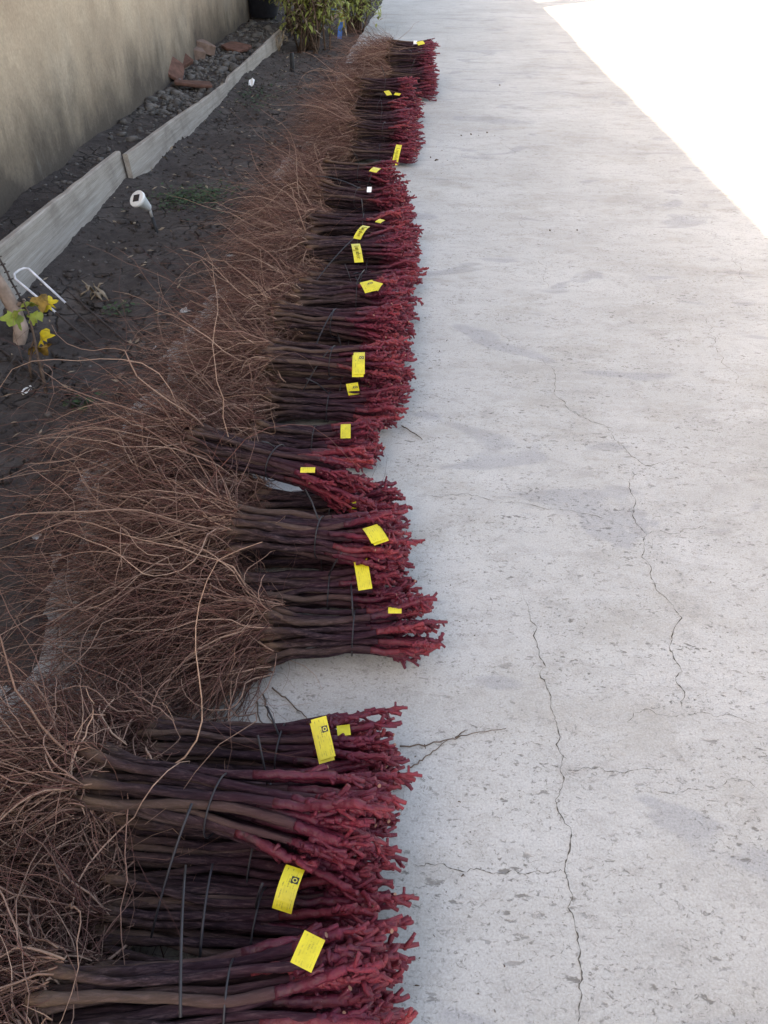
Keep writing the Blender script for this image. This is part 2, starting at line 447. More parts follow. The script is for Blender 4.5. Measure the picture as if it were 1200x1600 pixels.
def slab():
    # the concrete drive: one slab with a ragged left edge
    ys = np.arange(-4.0, 60.0, 0.06)
    edge = -0.95 + 0.008 * np.sin(ys * 7.0) + rng.normal(0, 0.003, len(ys))
    V = []; Fs = []
    for k, y in enumerate(ys):
        V += [(edge[k], y, -0.2), (edge[k] - 0.0, y, -0.006), (edge[k] + 0.008, y, 0.0), (14.0, y, 0.0), (14.0, y, -0.2)]
        if k:
            b = (k - 1) * 5
            for q in range(4): Fs.append((b + q, b + q + 1, b + q + 6, b + q + 5))
    me = fast_mesh('concrete_drive', V, Fs, M['concrete'], smooth=False)
    me.flip_normals()
    return tag(link('concrete_drive', me), kind='structure')
drive = slab()

def cracks():
    lines = [
        [(815, 920), (835, 990), (845, 1060), (870, 1130), (875, 1200), (870, 1260), (890, 1330), (895, 1400), (905, 1480), (908, 1560), (912, 1640)],
        [(1005, 735), (993, 780), (1010, 835), (1003, 872), (1035, 930), (1050, 1000), (1066, 1050), (1070, 1115)],
        [(838, 556), (868, 605), (892, 642), (950, 668), (975, 700), (1008, 728), (1052, 722)],
        [(650, 772), (700, 775), (760, 780), (850, 795), (940, 810), (1000, 828)],
        [(1010, 835), (1060, 835), (1110, 822)],
        [(645, 1352), (700, 1356), (760, 1363), (840, 1361), (888, 1364)],
        [(1070, 1115), (1010, 1108), (978, 1128)], [(1070, 1115), (1120, 1121), (1185, 1134)],
        [(880, 1203), (950, 1206), (1050, 1204)], [(1010, 1230), (1100, 1236), (1200, 1240)],
        [(842, 395), (850, 425), (857, 450)], [(782, 485), (784, 515), (790, 540)],
        [(1100, 490), (1118, 535), (1140, 575), (1150, 600)], [(1143, 400), (1155, 425), (1168, 443)],
        [(785, 215), (795, 245), (800, 270)], [(815, 335), (825, 365)],
    ]
    wid = [3.0, 2.8, 2.4, 1.7, 1.6, 2.0, 1.6, 1.3, 1.6, 1.2, 1.8, 1.5, 1.8, 2.2, 2.5, 2.0]
    for L, w in zip(lines, wid):
        P = [at(*p)[:2] for p in L]
        for _ in range(4):
            Q = [P[0]]
            for a, b in zip(P[:-1], P[1:]):
                d = b - a; nrm = np.array([-d[1], d[0]])
                Q += [(a + b) / 2 + nrm * rng.normal(0, 0.10), b]
            P = Q
        P = np.array(P); n = len(P)
        T = np.gradient(P, axis=0); T /= np.linalg.norm(T, axis=1)[:, None] + 1e-9
        Nn = np.stack([-T[:, 1], T[:, 0]], -1)
        half = w * 0.00030 * (0.25 + 1.5 * rng.random(n) ** 2) * np.clip(np.minimum(np.arange(n), n - 1 - np.arange(n)) / (0.12 * n) + 0.15, 0, 1)
        V = np.zeros((2 * n, 3)); V[:n, :2] = P + Nn * half[:, None]; V[n:, :2] = P - Nn * half[:, None]; V[:, 2] = 0.0012
        i = np.arange(n - 1)
        Q4 = np.stack([i + n, i + n + 1, i + 1, i], -1)
        link('crack', fast_mesh('crack', V, Q4, M['crack'], smooth=False), drive)
cracks()

def house():
    root = empty('house', (-2.2, 4.0, 0))
    tag(root, 'house with stained tan plaster wall beside the garden bed', 'house')
    off = Vector((-2.2, 4.0, 0))
    mb = MB()
    # street-facing wall, gridded so that it can be slightly uneven
    ny, nz = 90, 16
    V = []; Fs = []
    for j in range(ny + 1):
        y = WALL_A[1] + (WALL_B[1] - WALL_A[1]) * j / ny
        for k in range(nz + 1):
            z = -0.2 + 2.9 * k / nz
            V.append((wall_x(y) + 0.006 * math.sin(2.1 * y + 1.3 * z) + 0.004 * math.sin(5 * z + y * 3.3) - off.x, y - off.y, z))
    for j in range(ny):
        for k in range(nz):
            a = j * (nz + 1) + k
            Fs.append((a, a + nz + 1, a + nz + 2, a + 1))
    mb.add(V, Fs)
    # the remaining three walls
    c = [(WALL_A[0], WALL_A[1]), (WALL_B[0], WALL_B[1]), (-7.5, WALL_B[1]), (-7.5, WALL_A[1])]
    for (a, b) in ((1, 2), (2, 3), (3, 0)):
        mb.add([(c[a][0] - off.x, c[a][1] - off.y, -0.2), (c[b][0] - off.x, c[b][1] - off.y, -0.2), (c[b][0] - off.x, c[b][1] - off.y, 2.7), (c[a][0] - off.x, c[a][1] - off.y, 2.7)], [(0, 1, 2, 3)])
    link('wall', mb.mesh('wall', M['wall'], smooth=False), root)
    # tiled roof whose eave casts the shade over the drive
    EX, EZ = -1.67, 2.66
    y0, y1 = -7.2, 16.4
    rb = MB()
    rx, rz = -4.6, 3.75
    prof = [(EX, EZ - 0.03), (rx, rz - 0.03), (-7.9, EZ - 0.03), (-7.9, EZ + 0.05), (rx, rz + 0.05), (EX, EZ)]
    V = [(p[0] - off.x, y0 - off.y, p[1]) for p in prof] + [(p[0] - off.x, y1 - off.y, p[1]) for p in prof]
    n = len(prof)
    rb.add(V, [(k, (k + 1) % n, n + (k + 1) % n, n + k) for k in range(n)] + [tuple(range(n)), tuple(reversed(range(n, 2 * n)))])
    k = 0
    y = y0 + 0.1
    while y < y1:
        ov = 0.05 + random.uniform(-0.012, 0.012) + 0.02 * math.sin(y * 1.1)
        sl = (rz - EZ) / (rx - EX)
        P = [(EX + ov - off.x, y - off.y, EZ + 0.02 + sl * ov), (EX - 0.5 - off.x, y - off.y, EZ + 0.02 - sl * 0.5), (rx - off.x, y - off.y, rz + 0.05)]
        rb.tube(P, [0.06, 0.07, 0.07], 8)
        y += 0.21 + random.uniform(-0.01, 0.01)
    shadow_edge_tube = [(EX + 0.11 + 0.012 * math.sin(yy * 0.9) + 0.006 * math.sin(yy * 3.7) + random.uniform(-0.006, 0.006) - off.x, yy - off.y, EZ + 0.02) for yy in np.arange(y0, y1 + 0.3, 0.3)]
    rb.tube(shadow_edge_tube, 0.075, 8)  # unseen tube added along the eave to straighten its shadow edge
    ro = link('roof', rb.mesh('roof', M['roof'], smooth=False), root)
    cb = MB()
    cb.box((-1.85 - off.x, 10.6 - off.y, 3.5), (0.34, 0.42, 2.0)); cb.box((-1.85 - off.x, 10.6 - off.y, 4.53), (0.42, 0.5, 0.1))
    link('chimney', cb.mesh('chimney', M['wall'], smooth=False), ro)
house()

def plank(ya, yb, ha, hb, lean, zoff, label, notch=0.0, xo=0.0):
    """a board standing on edge, weathered top edge, slightly warped"""
    n = 24
    V = []; Fs = []
    xa, xb = plank_x(ya) + xo, plank_x(yb) + xo
    L = math.hypot(xb - xa, yb - ya)
    ang = math.atan2(xb - xa, yb - ya)
    for i in range(n + 1):
        t = i / n
        h = ha + (hb - ha) * t + 0.002 * math.sin(9 * t + ya) - (notch * max(0, 1 - abs(t - 0.03) / 0.03))
        if rng.random() < 0.12: h -= 0.004
        w = 0.006 * math.sin(3.2 * t + ya)
        th = 0.027
        V += [(w, t * L, -0.09), (w + th, t * L, -0.09), (w + th - lean * 0.9 * h, t * L, zoff + h - 0.004), (w + th - 0.004 - lean * h, t * L, zoff + h), (w + 0.004 - lean * h, t * L, zoff + h), (w - lean * h, t * L, zoff + h - 0.004)]
        if i:
            b = (i - 1) * 6
            for q in range(6): Fs.append((b + q, b + (q + 1) % 6, b + 6 + (q + 1) % 6, b + 6 + q))
    Fs += [tuple(reversed(range(6))), tuple(n * 6 + k for k in range(6))]
    me = fast_mesh('plank', V, Fs, M['plank'], smooth=False)
    bm = bmesh.new(); bm.from_mesh(me); bmesh.ops.recalc_face_normals(bm, faces=bm.faces); bm.to_mesh(me); bm.free()
    o = link('edging_plank', me)
    o.location = (xa, ya, 0); o.rotation_euler.z = -ang
    tag(o, label, 'plank', 'planks edging the garden bed')
plank(1.0, 4.42, 0.25, 0.155, 0.16, 0.0, 'wide pale grey edging plank standing beside the white solar lamp')
plank(4.40, 6.9, 0.145, 0.085, 0.10, 0.0, 'weathered edging plank between the wide pale plank and the scrap of white paper', xo=0.035)
plank(6.95, 9.9, 0.085, 0.14, 0.05, 0.0, 'narrow far edging plank opposite the broken red tiles', notch=0.05, xo=0.0)

# ------------------------------------------------------------------ vine stems (shared meshes)
LEN = 0.46
def smooth_noise(n, amp, k=4):
    c = rng.normal(0, 1, k + 3); t = np.linspace(0, k, n)
    return amp * np.interp(t, np.arange(k + 3), c)

def stem_variant(bend, hi):
    ns = 22 if hi else 8
    x = np.linspace(0, LEN, 60)  # crown to tip
    s0 = 0.45 * LEN
    u = (x - s0) / (LEN - s0)
    y = bend * np.where(u > 0, np.abs(u) ** 1.7, np.abs(u) ** 1.8 * 0.9) + smooth_noise(60, 0.0042, 6)
    z = smooth_noise(60, 0.0045, 6)
    r0 = rng.uniform(0.0045, 0.0069)
    r = r0 * (1 + 0.20 * np.sin(x * rng.uniform(40, 60) + rng.random() * 6) ** 8 + smooth_noise(60, 0.04, 9))
    r *= 1 + 0.55 * np.exp(-((x - 0.004) / 0.018) ** 2)          # crown lump
    gx = rng.uniform(0.325, 0.38)
    r *= 1 + rng.uniform(0.05, 0.25) * np.exp(-((x - gx) / 0.016) ** 2)   # graft union
    P = np.stack([x, y, z], -1)
    wx = rng.uniform(0.25, 0.325)                               # where the wax starts
    sides = 8 if hi else 5
    def sub(a, b, n):
        t = np.linspace(a, b, n)
        return np.stack([np.interp(t, x, P[:, k]) for k in range(3)], -1), np.interp(t, x, r)
    mb = MB(); p, rr = sub(0, wx + 0.006, ns)
    p = p.copy(); p[0, 0] -= 0.006
    rr = rr.copy(); rr[0] *= 0.55
    mb.tube(p, rr, sides)
    stem = mb.mesh('stem', [M['stem']])
    wb = MB()
    ex = gx + rng.uniform(0.005, 0.03)
    p, rr = sub(wx, ex, 14 if hi else 6)
    rr = rr * 1.06 * np.linspace(1, 0.82, len(rr)); rr[0] *= 0.99
    for _ in range(2):
        rr[int(rng.integers(3, len(rr)))] *= rng.uniform(1.02, 1.15)
    p[2:] += rng.normal(0, 0.0009, p[2:].shape)
    wb.tube(p, rr, sides)
    tip = p[-1]
    nst = int(rng.integers(7, 11)) if hi else int(rng.integers(3, 5))
    for k in range(nst):
        az = rng.uniform(0, 2 * math.pi); el = min(1.2, abs(rng.normal(0.3, 0.45))) if k else rng.uniform(0.0, 0.25)
        d = np.array([math.cos(el), math.sin(el) * math.cos(az), math.sin(el) * math.sin(az)])
        ln = rng.uniform(0.012, 0.030) if k else rng.uniform(0.03, 0.045)
        base = tip + np.array([-rng.uniform(-0.022, 0.045) if k else -0.006, 0, 0])
        m = 4 if hi else 3
        t = np.linspace(0, 1, m)[:, None]
        d2 = d + rng.normal(0, 0.3, 3); d2[0] = abs(d2[0]); d2 /= np.linalg.norm(d2)
        pp = base + d * t * ln * 0.6 + d2 * np.clip(t - 0.45, 0, 1) * ln * 0.75
        pp = pp + rng.normal(0, 0.0012, pp.shape)
        q = rng.uniform(0.0024, 0.0039)
        rs = q * (1 + 0.28 * np.exp(-((t[:, 0] - rng.uniform(0.3, 0.7)) / 0.16) ** 2)); rs[0] *= 1.25
        wb.tube(pp, rs, 6 if hi else 5, capm=1 if rng.random() < 0.05 else 0)
        if hi and rng.random() < 0.3:
            a2 = d + rng.normal(0, 0.6, 3); a2 /= np.linalg.norm(a2)
            b0 = pp[int(m * 0.6)]
            l2 = rng.uniform(0.008, 0.016)
            wb.tube([b0, b0 + a2 * l2 * 0.5, b0 + a2 * l2], [q * 0.85, q * 0.75, q * 0.8], 6)
    wax = wb.mesh('wax_tip', [M['wax'], M['cut']])
    for me in (stem, wax):
        # smooth sides, hard cut ends
        sm = [len(p.vertices) == 4 for p in me.polygons]
        me.polygons.foreach_set('use_smooth', sm)
    return stem, wax

BENDS = (0.008, 0.024, 0.040)
VAR_HI = [[stem_variant(b, True) for _ in range(12)] for b in BENDS]
VAR_LO = [[stem_variant(b, False) for _ in range(8)] for b in BENDS]

# ------------------------------------------------------------------ roots
def grow_roots(starts, axis, n_per, npts, length, r0, spread, lift, zfloor):
    """starts (k,3): crown ends; axis: direction out of the bundle; returns mesh arrays"""
    k = len(starts)
    N = k * n_per
    S = np.repeat(starts, n_per, 0) + rng.normal(0, 0.0035, (N, 3)) + axis * rng.uniform(-0.026, 0.008, (N, 1))
    tuft = np.repeat(rng.normal(0, spread * 0.8, (k, 3)), n_per, 0)
    D = axis + (tuft + rng.normal(0, spread * 0.6, (N, 3))) * np.array([0.6, 1.0, 0.75]) + np.array([0, 0, lift])
    tsway = np.repeat(rng.normal(0, 0.05, (k, 3)) * [0.3, 1, 0.6], n_per, 0)
    wild = rng.random(N) < 0.10
    D[wild] += rng.normal(0, 0.6, (wild.sum(), 3))
    D /= np.linalg.norm(D, axis=1)[:, None]
    L = length * np.clip(rng.lognormal(-0.08, 0.38, N), 0.25, 1.75)
    step = (L / (npts - 1))[:, None]
    P = np.zeros((npts, N, 3)); P[0] = S
    curl = rng.normal(0, 0.16, (N, 3))
    sway = np.array([0, rng.normal(0, 0.025) - 0.04, 0])
    for i in range(1, npts):
        curl = 0.35 * curl + rng.normal(0, 0.27, (N, 3))
        D = D + curl * 0.85 + axis * 0.12 + sway + tsway
        D[:, 2] -= 0.12
        D /= np.linalg.norm(D, axis=1)[:, None]
        p = P[i - 1] + D * step
        fl = zfloor(p[:, 0], p[:, 1])
        hit = p[:, 2] < fl
        p[hit, 2] = fl[hit] + rng.random(hit.sum()) * 0.006
        D[hit, 2] = np.abs(D[hit, 2]) * 0.25 + 0.02
        P[i] = p
    thick = rng.random(N)
    R = r0 * (0.55 + 1.0 * thick ** 4)[None, :] * (1 - 0.78 * np.linspace(0, 1, npts) ** 0.8)[:, None]
    R[0] *= 0.5
    T = np.gradient(P, axis=0); T /= np.linalg.norm(T, axis=2)[..., None] + 1e-9
    ref = np.array([0.17, 0.31, 0.93])
    A = np.cross(T, ref); A /= np.linalg.norm(A, axis=2)[..., None] + 1e-9
    Bv = np.cross(T, A)
    V = np.zeros((N, npts, 3, 3))
    for q in range(3):
        th = 2 * math.pi * q / 3
        V[:, :, q] = (P + R[..., None] * (math.cos(th) * A + math.sin(th) * Bv)).transpose(1, 0, 2)
    idx = np.arange(N * npts * 3).reshape(N, npts, 3)
    qs = []
    for q in range(3):
        q2 = (q + 1) % 3
        qs.append(np.stack([idx[:, :-1, q], idx[:, :-1, q2], idx[:, 1:, q2], idx[:, 1:, q]], -1).reshape(-1, 4))
    Q = np.concatenate(qs)
    c0 = np.array([0.15, 0.064, 0.054]); c1 = np.array([0.38, 0.245, 0.185]); c2 = np.array([0.034, 0.014, 0.014])
    w = np.clip(thick ** 3 * 0.9 + rng.normal(0.10, 0.24, N), 0, 1)[:, None]
    dk = (rng.random(N) ** 1.1)[:, None] * 0.97 * (1 - 0.6 * w)
    C = (c0 * (1 - w) + c1 * w) * (1 - dk) + c2 * dk
    C = np.concatenate([C, np.ones((N, 1))], 1)
    C = np.repeat(C, npts * 3, 0)
    grow_roots.P = P; grow_roots.C = C[::npts * 3, :]
    return V.reshape(-1, 3), Q, C

def floor_z(x, y):
    return np.where(x > -0.95, 0.004, np.where(x > -1.5, SOIL_Z + 0.012, SOIL_Z + 0.02))

# ------------------------------------------------------------------ bundles
def hexpack(n, r):
    pts = []
    for i in range(-6, 7):
        for j in range(-6, 7):
            pts.append((2 * r * (i + 0.5 * (j % 2)), 1.732 * r * j))
    pts = np.array(pts) + np.array([0.4 * r, 0.3 * r])
    return pts[np.argsort(np.hypot(pts[:, 0], pts[:, 1]))][:n]

def strip_mesh(name, P, Wd, width, mat):
    """a thin strip along path P with width direction Wd, UV-mapped"""
    P = np.asarray(P, float); n = len(P)
    T = np.gradient(P, axis=0); T /= np.linalg.norm(T, axis=1)[:, None]
    Wd = np.broadcast_to(np.asarray(Wd, float), P.shape)
    Nn = np.cross(T, Wd); Nn /= np.linalg.norm(Nn, axis=1)[:, None]
    th = 0.00035
    V = []
    for i in range(n):
        for sw, sn in ((-1, 1), (1, 1), (1, -1), (-1, -1)):
            V.append(P[i] + sw * Wd[i] * width / 2 + sn * Nn[i] * th)
    Fs = []; UV = []
    us = np.concatenate([[0], np.cumsum(np.linalg.norm(np.diff(P, axis=0), axis=1))]); us /= us[-1]
    vv = (0, 1, 1, 0)
    for i in range(n - 1):
        for q in range(4):
            q2 = (q + 1) % 4
            Fs.append((i * 4 + q, i * 4 + q2, (i + 1) * 4 + q2, (i + 1) * 4 + q))
            UV += [(us[i], vv[q]), (us[i], vv[q2]), (us[i + 1], vv[q2]), (us[i + 1], vv[q])]
    Fs += [(3, 2, 1, 0), tuple((n - 1) * 4 + k for k in range(4))]
    UV += [(0, 0)] * 8
    me = bpy.data.meshes.new(name)
    me.from_pydata([tuple(v) for v in V], [], Fs)
    uvl = me.uv_layers.new(name='UVMap')
    uvl.data.foreach_set('uv', np.array(UV, np.float32).ravel())
    me.materials.append(mat); me.update()
    return me, us, T, Wd, Nn, P

SCRIBBLE = [  # hand lettering as strokes, in letter units
    [(0, 1), (0, 0), (.6, 0)], [(.9, .7), (.95, .1), (1.3, 0), (1.5, .7), (1.55, 0)], [(2.4, .6), (2.0, .7), (1.9, .1), (2.4, .1), (2.45, .7), (2.4, -.5), (1.9, -.5)],
    [(3.7, .6), (3.2, .6), (3.1, .05), (3.6, .05), (3.7, .7), (3.8, 0)], [(4.1, 1.0), (4.1, 0), (4.6, .1), (4.6, .6), (4.15, .55)],
    [(5.0, .6), (4.9, .1), (5.4, .05), (5.5, .6), (5.0, .65)], [(5.8, .7), (5.85, 0)], [(5.85, .5), (6.3, .7)]]

def add_tag(parent, org, px, z, length, width, rot, tilt, kind='printed', curl=0.5, fold=None):
    """px: pixel of the tag's centre at height z; rot turns it in its own plane, tilt raises it towards the camera"""
    c = at(px[0], px[1], z)
    L0 = np.array([0.0, -math.cos(tilt), -math.sin(tilt)])        # down the tag
    W0 = np.array([1.0, 0, 0])
    Ld = math.cos(rot) * L0 + math.sin(rot) * W0
    Wd = -math.sin(rot) * L0 + math.cos(rot) * W0
    Nn = np.cross(Wd, Ld); Nn = Nn if Nn[2] > 0 else -Nn
    s = np.linspace(-0.5, 0.5, 11)
    P = c + Ld * (s * length)[:, None] - Nn * (curl * length * (s ** 2 - 0.08))[:, None]
    mat = {'printed': M['tag_printed'], 'back': M['tag_back'], 'plain': M['tag_plain'], 'hand': M['tag_plain'], 'white': M['white_tag']}[kind]
    me, us, T, Wa, Na, Pa = strip_mesh('tag', P - org, Wd, width, mat)
    lab = {'printed': 'yellow plastic tag with small black print', 'back': 'yellow plastic tag with faint print', 'plain': 'blank yellow tag',
           'hand': 'yellow tag lettered by hand in black marker', 'white': 'small white tag'}[kind]
    o = link('tag', me, parent); o['label'] = lab
    if kind in ('printed', 'back') and fold is not None:
        # the other leaf of the folded tag, showing past the front leaf
        P2 = P - Nn * 0.004 - Wd * width * fold + Ld * length * 0.07
        me2 = strip_mesh('tag_back_leaf', P2 - org, Wd, width, M['tag_back'])[0]
        link('back_leaf', me2, o)
    if kind == 'hand':
        mb = MB(); k = length * 0.66 / 6.3
        for st in SCRIBBLE:
            pts = []
            for (a, b) in st:
                u = 0.22 + a * k / length
                i = min(max(u, 0), 1) * 10; i0 = min(int(i), 9); fr = i - i0
                base = Pa[i0] * (1 - fr) + Pa[i0 + 1] * fr
                nn = Na[i0] if Na[i0][2] > 0 else -Na[i0]
                pts.append(base + Wa[i0] * (b - 0.35) * width * 0.5 + nn * 0.0010)
            mb.tube(pts, 0.0007, 4)
        link('lettering', mb.mesh('lettering', M['ink']), o)
    return o

bundle_log = []
def vine_bundle(c, t, zc, zt, label, n=34, roots=24, hi=True, tags=(), tail=None, group='bundles of bare-root vines laid in a row', spread=0.42, rlen=0.33, rlift=0.02, npts=13):
    c = np.array([c[0], c[1], zc]); t = np.array([t[0], t[1], zt])
    ax = t - c; ax /= np.linalg.norm(ax)
    ln0 = float(np.clip(np.linalg.norm(t - c), 0.38, 0.51)); kx = ln0 / 0.475
    t = t + ax * 0.018
    c = t - ax * ln0                       # a fixed stem length behind the tips
    org = np.array([(c[0] + t[0]) / 2, (c[1] + t[1]) / 2, max(0.0, min(zc, zt) - 0.068)])
    root = empty('vine_bundle', org)
    tag(root, label, 'plant bundle', group)
    side = np.cross(np.array([0, 0, 1.0]), ax); side /= np.linalg.norm(side)
    upb = np.cross(ax, side)
    r = 0.0065
    pts = hexpack(n, r) + rng.normal(0, 0.0012, (n, 2))
    pts[:, 1] *= 0.95
    rmax = np.hypot(pts[:, 0], pts[:, 1]).max()
    starts = []
    VAR = VAR_HI if hi else VAR_LO
    for i in range(n):
        u, v = pts[i]
        rad = math.hypot(u, v) / rmax
        cls = 0 if rad < 0.4 else (1 if rad < 0.75 else 2)
        if v < -0.6 * rmax: cls = min(cls, 1)
        stem, wax = VAR[cls][int(rng.integers(len(VAR[cls])))]
        a = math.atan2(v, u) + rng.normal(0, 0.35) + (rng.uniform(-1.2, 1.2) if cls == 0 else 0)
        xd = ax + side * rng.normal(0, 0.035) + upb * rng.normal(0, 0.03) + (side * u + upb * v) * 1.3
        xd /= np.linalg.norm(xd)
        yd = side * math.cos(a) + upb * math.sin(a)
        yd -= xd * (yd @ xd); yd /= np.linalg.norm(yd)
        zd = np.cross(xd, yd)
        shift = float(np.clip(rng.normal(0, 0.012), -0.03, 0.022))
        mid = c + ax * (0.45 * LEN * kx + shift) + side * u + upb * v
        base = mid - xd * 0.45 * LEN * kx
        sc = kx * rng.uniform(0.95, 1.06)
        mat = Matrix(((xd[0] * sc, yd[0], zd[0], base[0] - org[0]), (xd[1] * sc, yd[1], zd[1], base[1] - org[1]), (xd[2] * sc, yd[2], zd[2], base[2] - org[2]), (0, 0, 0, 1)))
        so = link('stem', stem, root); so.matrix_local = mat
        link('wax_tip', wax, so)
        starts.append(base + yd * BENDS[cls])
    starts = np.array(starts)
    V, Q, C = grow_roots(starts, -ax, roots, npts, rlen, 0.0018 if hi else 0.0018, spread, rlift, floor_z)
    if npts >= 14:      # side rootlets forking off the long roots
        PP = grow_roots.P; k = PP.shape[1]
        pick = rng.integers(0, k, k // 2); lev = rng.integers(2, npts - 3, k // 2)
        V3, Q3, C3 = grow_roots(PP[lev, pick], -ax, 1, 5, 0.06, 0.0008, 0.7, 0.0, floor_z)
        Q = np.concatenate([Q, Q3 + len(V)]); V = np.concatenate([V, V3]); C = np.concatenate([C, C3])
    V2, Q2, C2 = grow_roots(starts, -ax, max(3, roots // 3), 6, 0.12, 0.0013 if hi else 0.0018, 0.95, 0.12, floor_z)
    Q = np.concatenate([Q, Q2 + len(V)]); V = np.concatenate([V, V2]); C = np.concatenate([C, C2])
    ro = link('roots', fast_mesh('roots', V - org, Q, M['root'], True, C), root)
    ro['kind'] = 'stuff'
    # tie round the middle
    sm = c + ax * (0.47 * LEN * kx + rng.uniform(-0.02, 0.02))
    Rr = rmax + 0.006
    th = np.linspace(0, 2 * math.pi, 25)
    rr = Rr * (1 + 0.03 * np.sin(3 * th + rng.random() * 6))
    ring = sm + np.outer(np.cos(th) * rr, side) + np.outer(np.sin(th) * rr * 0.98, upb) + np.outer(0.004 * np.sin(th + 1), ax)
    mb = MB(); mb.tube(ring - org, 0.0015, 5, cap=False)
    top = sm + upb * Rr - org
    if tail is not None:
        e = at(tail[0], tail[1], tail[2]) - org
        b = at(tail[3], tail[4], tail[5]) - org if len(tail) > 3 else top
        q = np.linspace(0, 1, 7)[:, None]
        mb.tube(b + (e - b) * q + np.array([0, 0, 0.012]) * (q * (1 - q)) * 4, np.linspace(0.0021, 0.0017, 7), 5)
    elif rng.random() < 0.6:
        d = upb * rng.uniform(0.1, 0.9) + side * rng.uniform(-1, 1) + ax * rng.uniform(-0.4, 0.4); d /= np.linalg.norm(d)
        ln = rng.uniform(0.03, 0.10)
        mb.tube([top, top + d * ln * 0.5, top + d * ln - upb * ln * 0.15], 0.0018, 4)
    link('tie', mb.mesh('tie', M['strap']), root)
    for tg in tags: add_tag(root, org, **tg)
    bundle_log.append((org, zt))
    return root

def B(cp, tp, z, label, zc=None, **kw):
    """bundle from two pixels at height z"""
    a = at(*cp, z); b = at(*tp, z)
    return vine_bundle(a, b, zc if zc is not None else z, z, label, **kw)

Z1, Z2, Z3 = 0.068, 0.165, 0.262
def G(y, x=0.0, label='', dy=0.0, z=Z1, ln=None, **kw):
    """bundle laid straight across the edge of the drive"""
    ln = ln or (0.46 if y < 0.8 else 0.43)
    return vine_bundle((x - ln, y + dy), (x, y), z, z, label, **kw)

NEAR = dict(roots=20, spread=0.46, rlen=0.34, rlift=0.06, npts=17, group='vine bundles of the pile with the upright black tie end')
MID = dict(roots=21, spread=0.32, rlen=0.42, rlift=0.03, npts=16, group='vine bundles around the patch of bare concrete')
LONG = dict(roots=16, spread=0.32, rlen=0.33, hi=True, npts=11, group='vine bundles of the long middle pile')
FAR = dict(roots=8, spread=0.34, rlen=0.35, hi=False, n=28, npts=8, group='vine bundles of the far piles')

# --- near pile
U = 'vine bundle under the bundle whose black tie end sticks upright'
for y in (0.125, 0.217, 0.309): G(y, 0.02, U, **NEAR)
G(0.391, 0.015, 'dark low vine bundle between the two top bundles of the near pile, no tag', dy=-0.01, tail=(332, 1350, 0.16, 312, 1500, 0.125), **NEAR)
G(0.484, 0.01, 'dark low vine bundle carrying a curled yellow tag with a black square emblem', tags=[dict(px=(450, 1388), z=0.17, length=0.055, width=0.027, rot=-0.22, tilt=0.35, kind='printed', curl=0.7, fold=None)], **NEAR)
G(0.577, 0.0, 'low vine bundle hidden under the bundle with tan soil-caked crowns', **NEAR)
G(0.668, 0.0, 'low vine bundle hidden under the bundle with tan soil-caked crowns', **NEAR)
B((210, 1160), (642, 1182), Z1, 'low vine bundle with a long printed yellow tag standing up by bare concrete', tags=[dict(px=(505, 1153), z=0.17, length=0.064, width=0.025, rot=0.32, tilt=0.5, kind='printed', curl=-0.1, fold=0.12), dict(px=(537, 1141), z=0.12, length=0.02, width=0.022, rot=0.2, tilt=0.1, kind='plain', curl=0.2)], **NEAR)
B((120, 1215), (625, 1312), Z2 + 0.005, 'top vine bundle with tan soil-caked crowns and stems fanning downward', tail=(236, 1465, 0.10, 300, 1255, 0.215), **NEAR)
B((40, 1590), (652, 1535), Z2, 'top vine bundle with a long black tie end sticking upright', tags=[dict(px=(481, 1486), z=0.25, length=0.036, width=0.027, rot=-0.35, tilt=0.2, kind='back', curl=0.1)], tail=(290, 1352, 0.23, 282, 1590, 0.22), **NEAR)

# --- middle group round the bare concrete patch
B((400, 992), (697, 985), Z1, 'lone vine bundle jutting furthest over the drive, folded yellow tag at its wax', tags=[dict(px=(617, 953), z=0.125, length=0.014, width=0.026, rot=0.05, tilt=0.2, kind='back', curl=0.6)], **MID)
B((360, 927), (657, 920), Z1, 'low vine bundle with a long yellow tag hanging in the gap above it', tags=[dict(px=(567, 897), z=0.15, length=0.068, width=0.028, rot=0.22, tilt=0.35, kind='back', curl=0.15)], **MID)
G(1.285, 0.0, 'low vine bundle covered by the bundle with a slanted yellow tag', **MID)
B((345, 828), (652, 848), Z2, 'top vine bundle with a slanted yellow tag printed with fine lines', tags=[dict(px=(585, 833), z=0.225, length=0.045, width=0.032, rot=0.5, tilt=0.1, kind='back', curl=0.25, fold=-0.12)], **MID)
B((400, 795), (640, 795), Z1, 'low vine bundle crossed by the slanting top bundle', tags=[dict(px=(551, 789), z=0.13, length=0.022, width=0.016, rot=0.1, tilt=0.2, kind='plain', curl=0.3)], **MID)
B((290, 690), (592, 762), Z2 + 0.01, 'slanting top vine bundle with bright red wax and small folded yellow tag', tags=[dict(px=(481, 733), z=0.235, length=0.017, width=0.032, rot=0.05, tilt=0.15, kind='back', curl=0.9)], **MID)

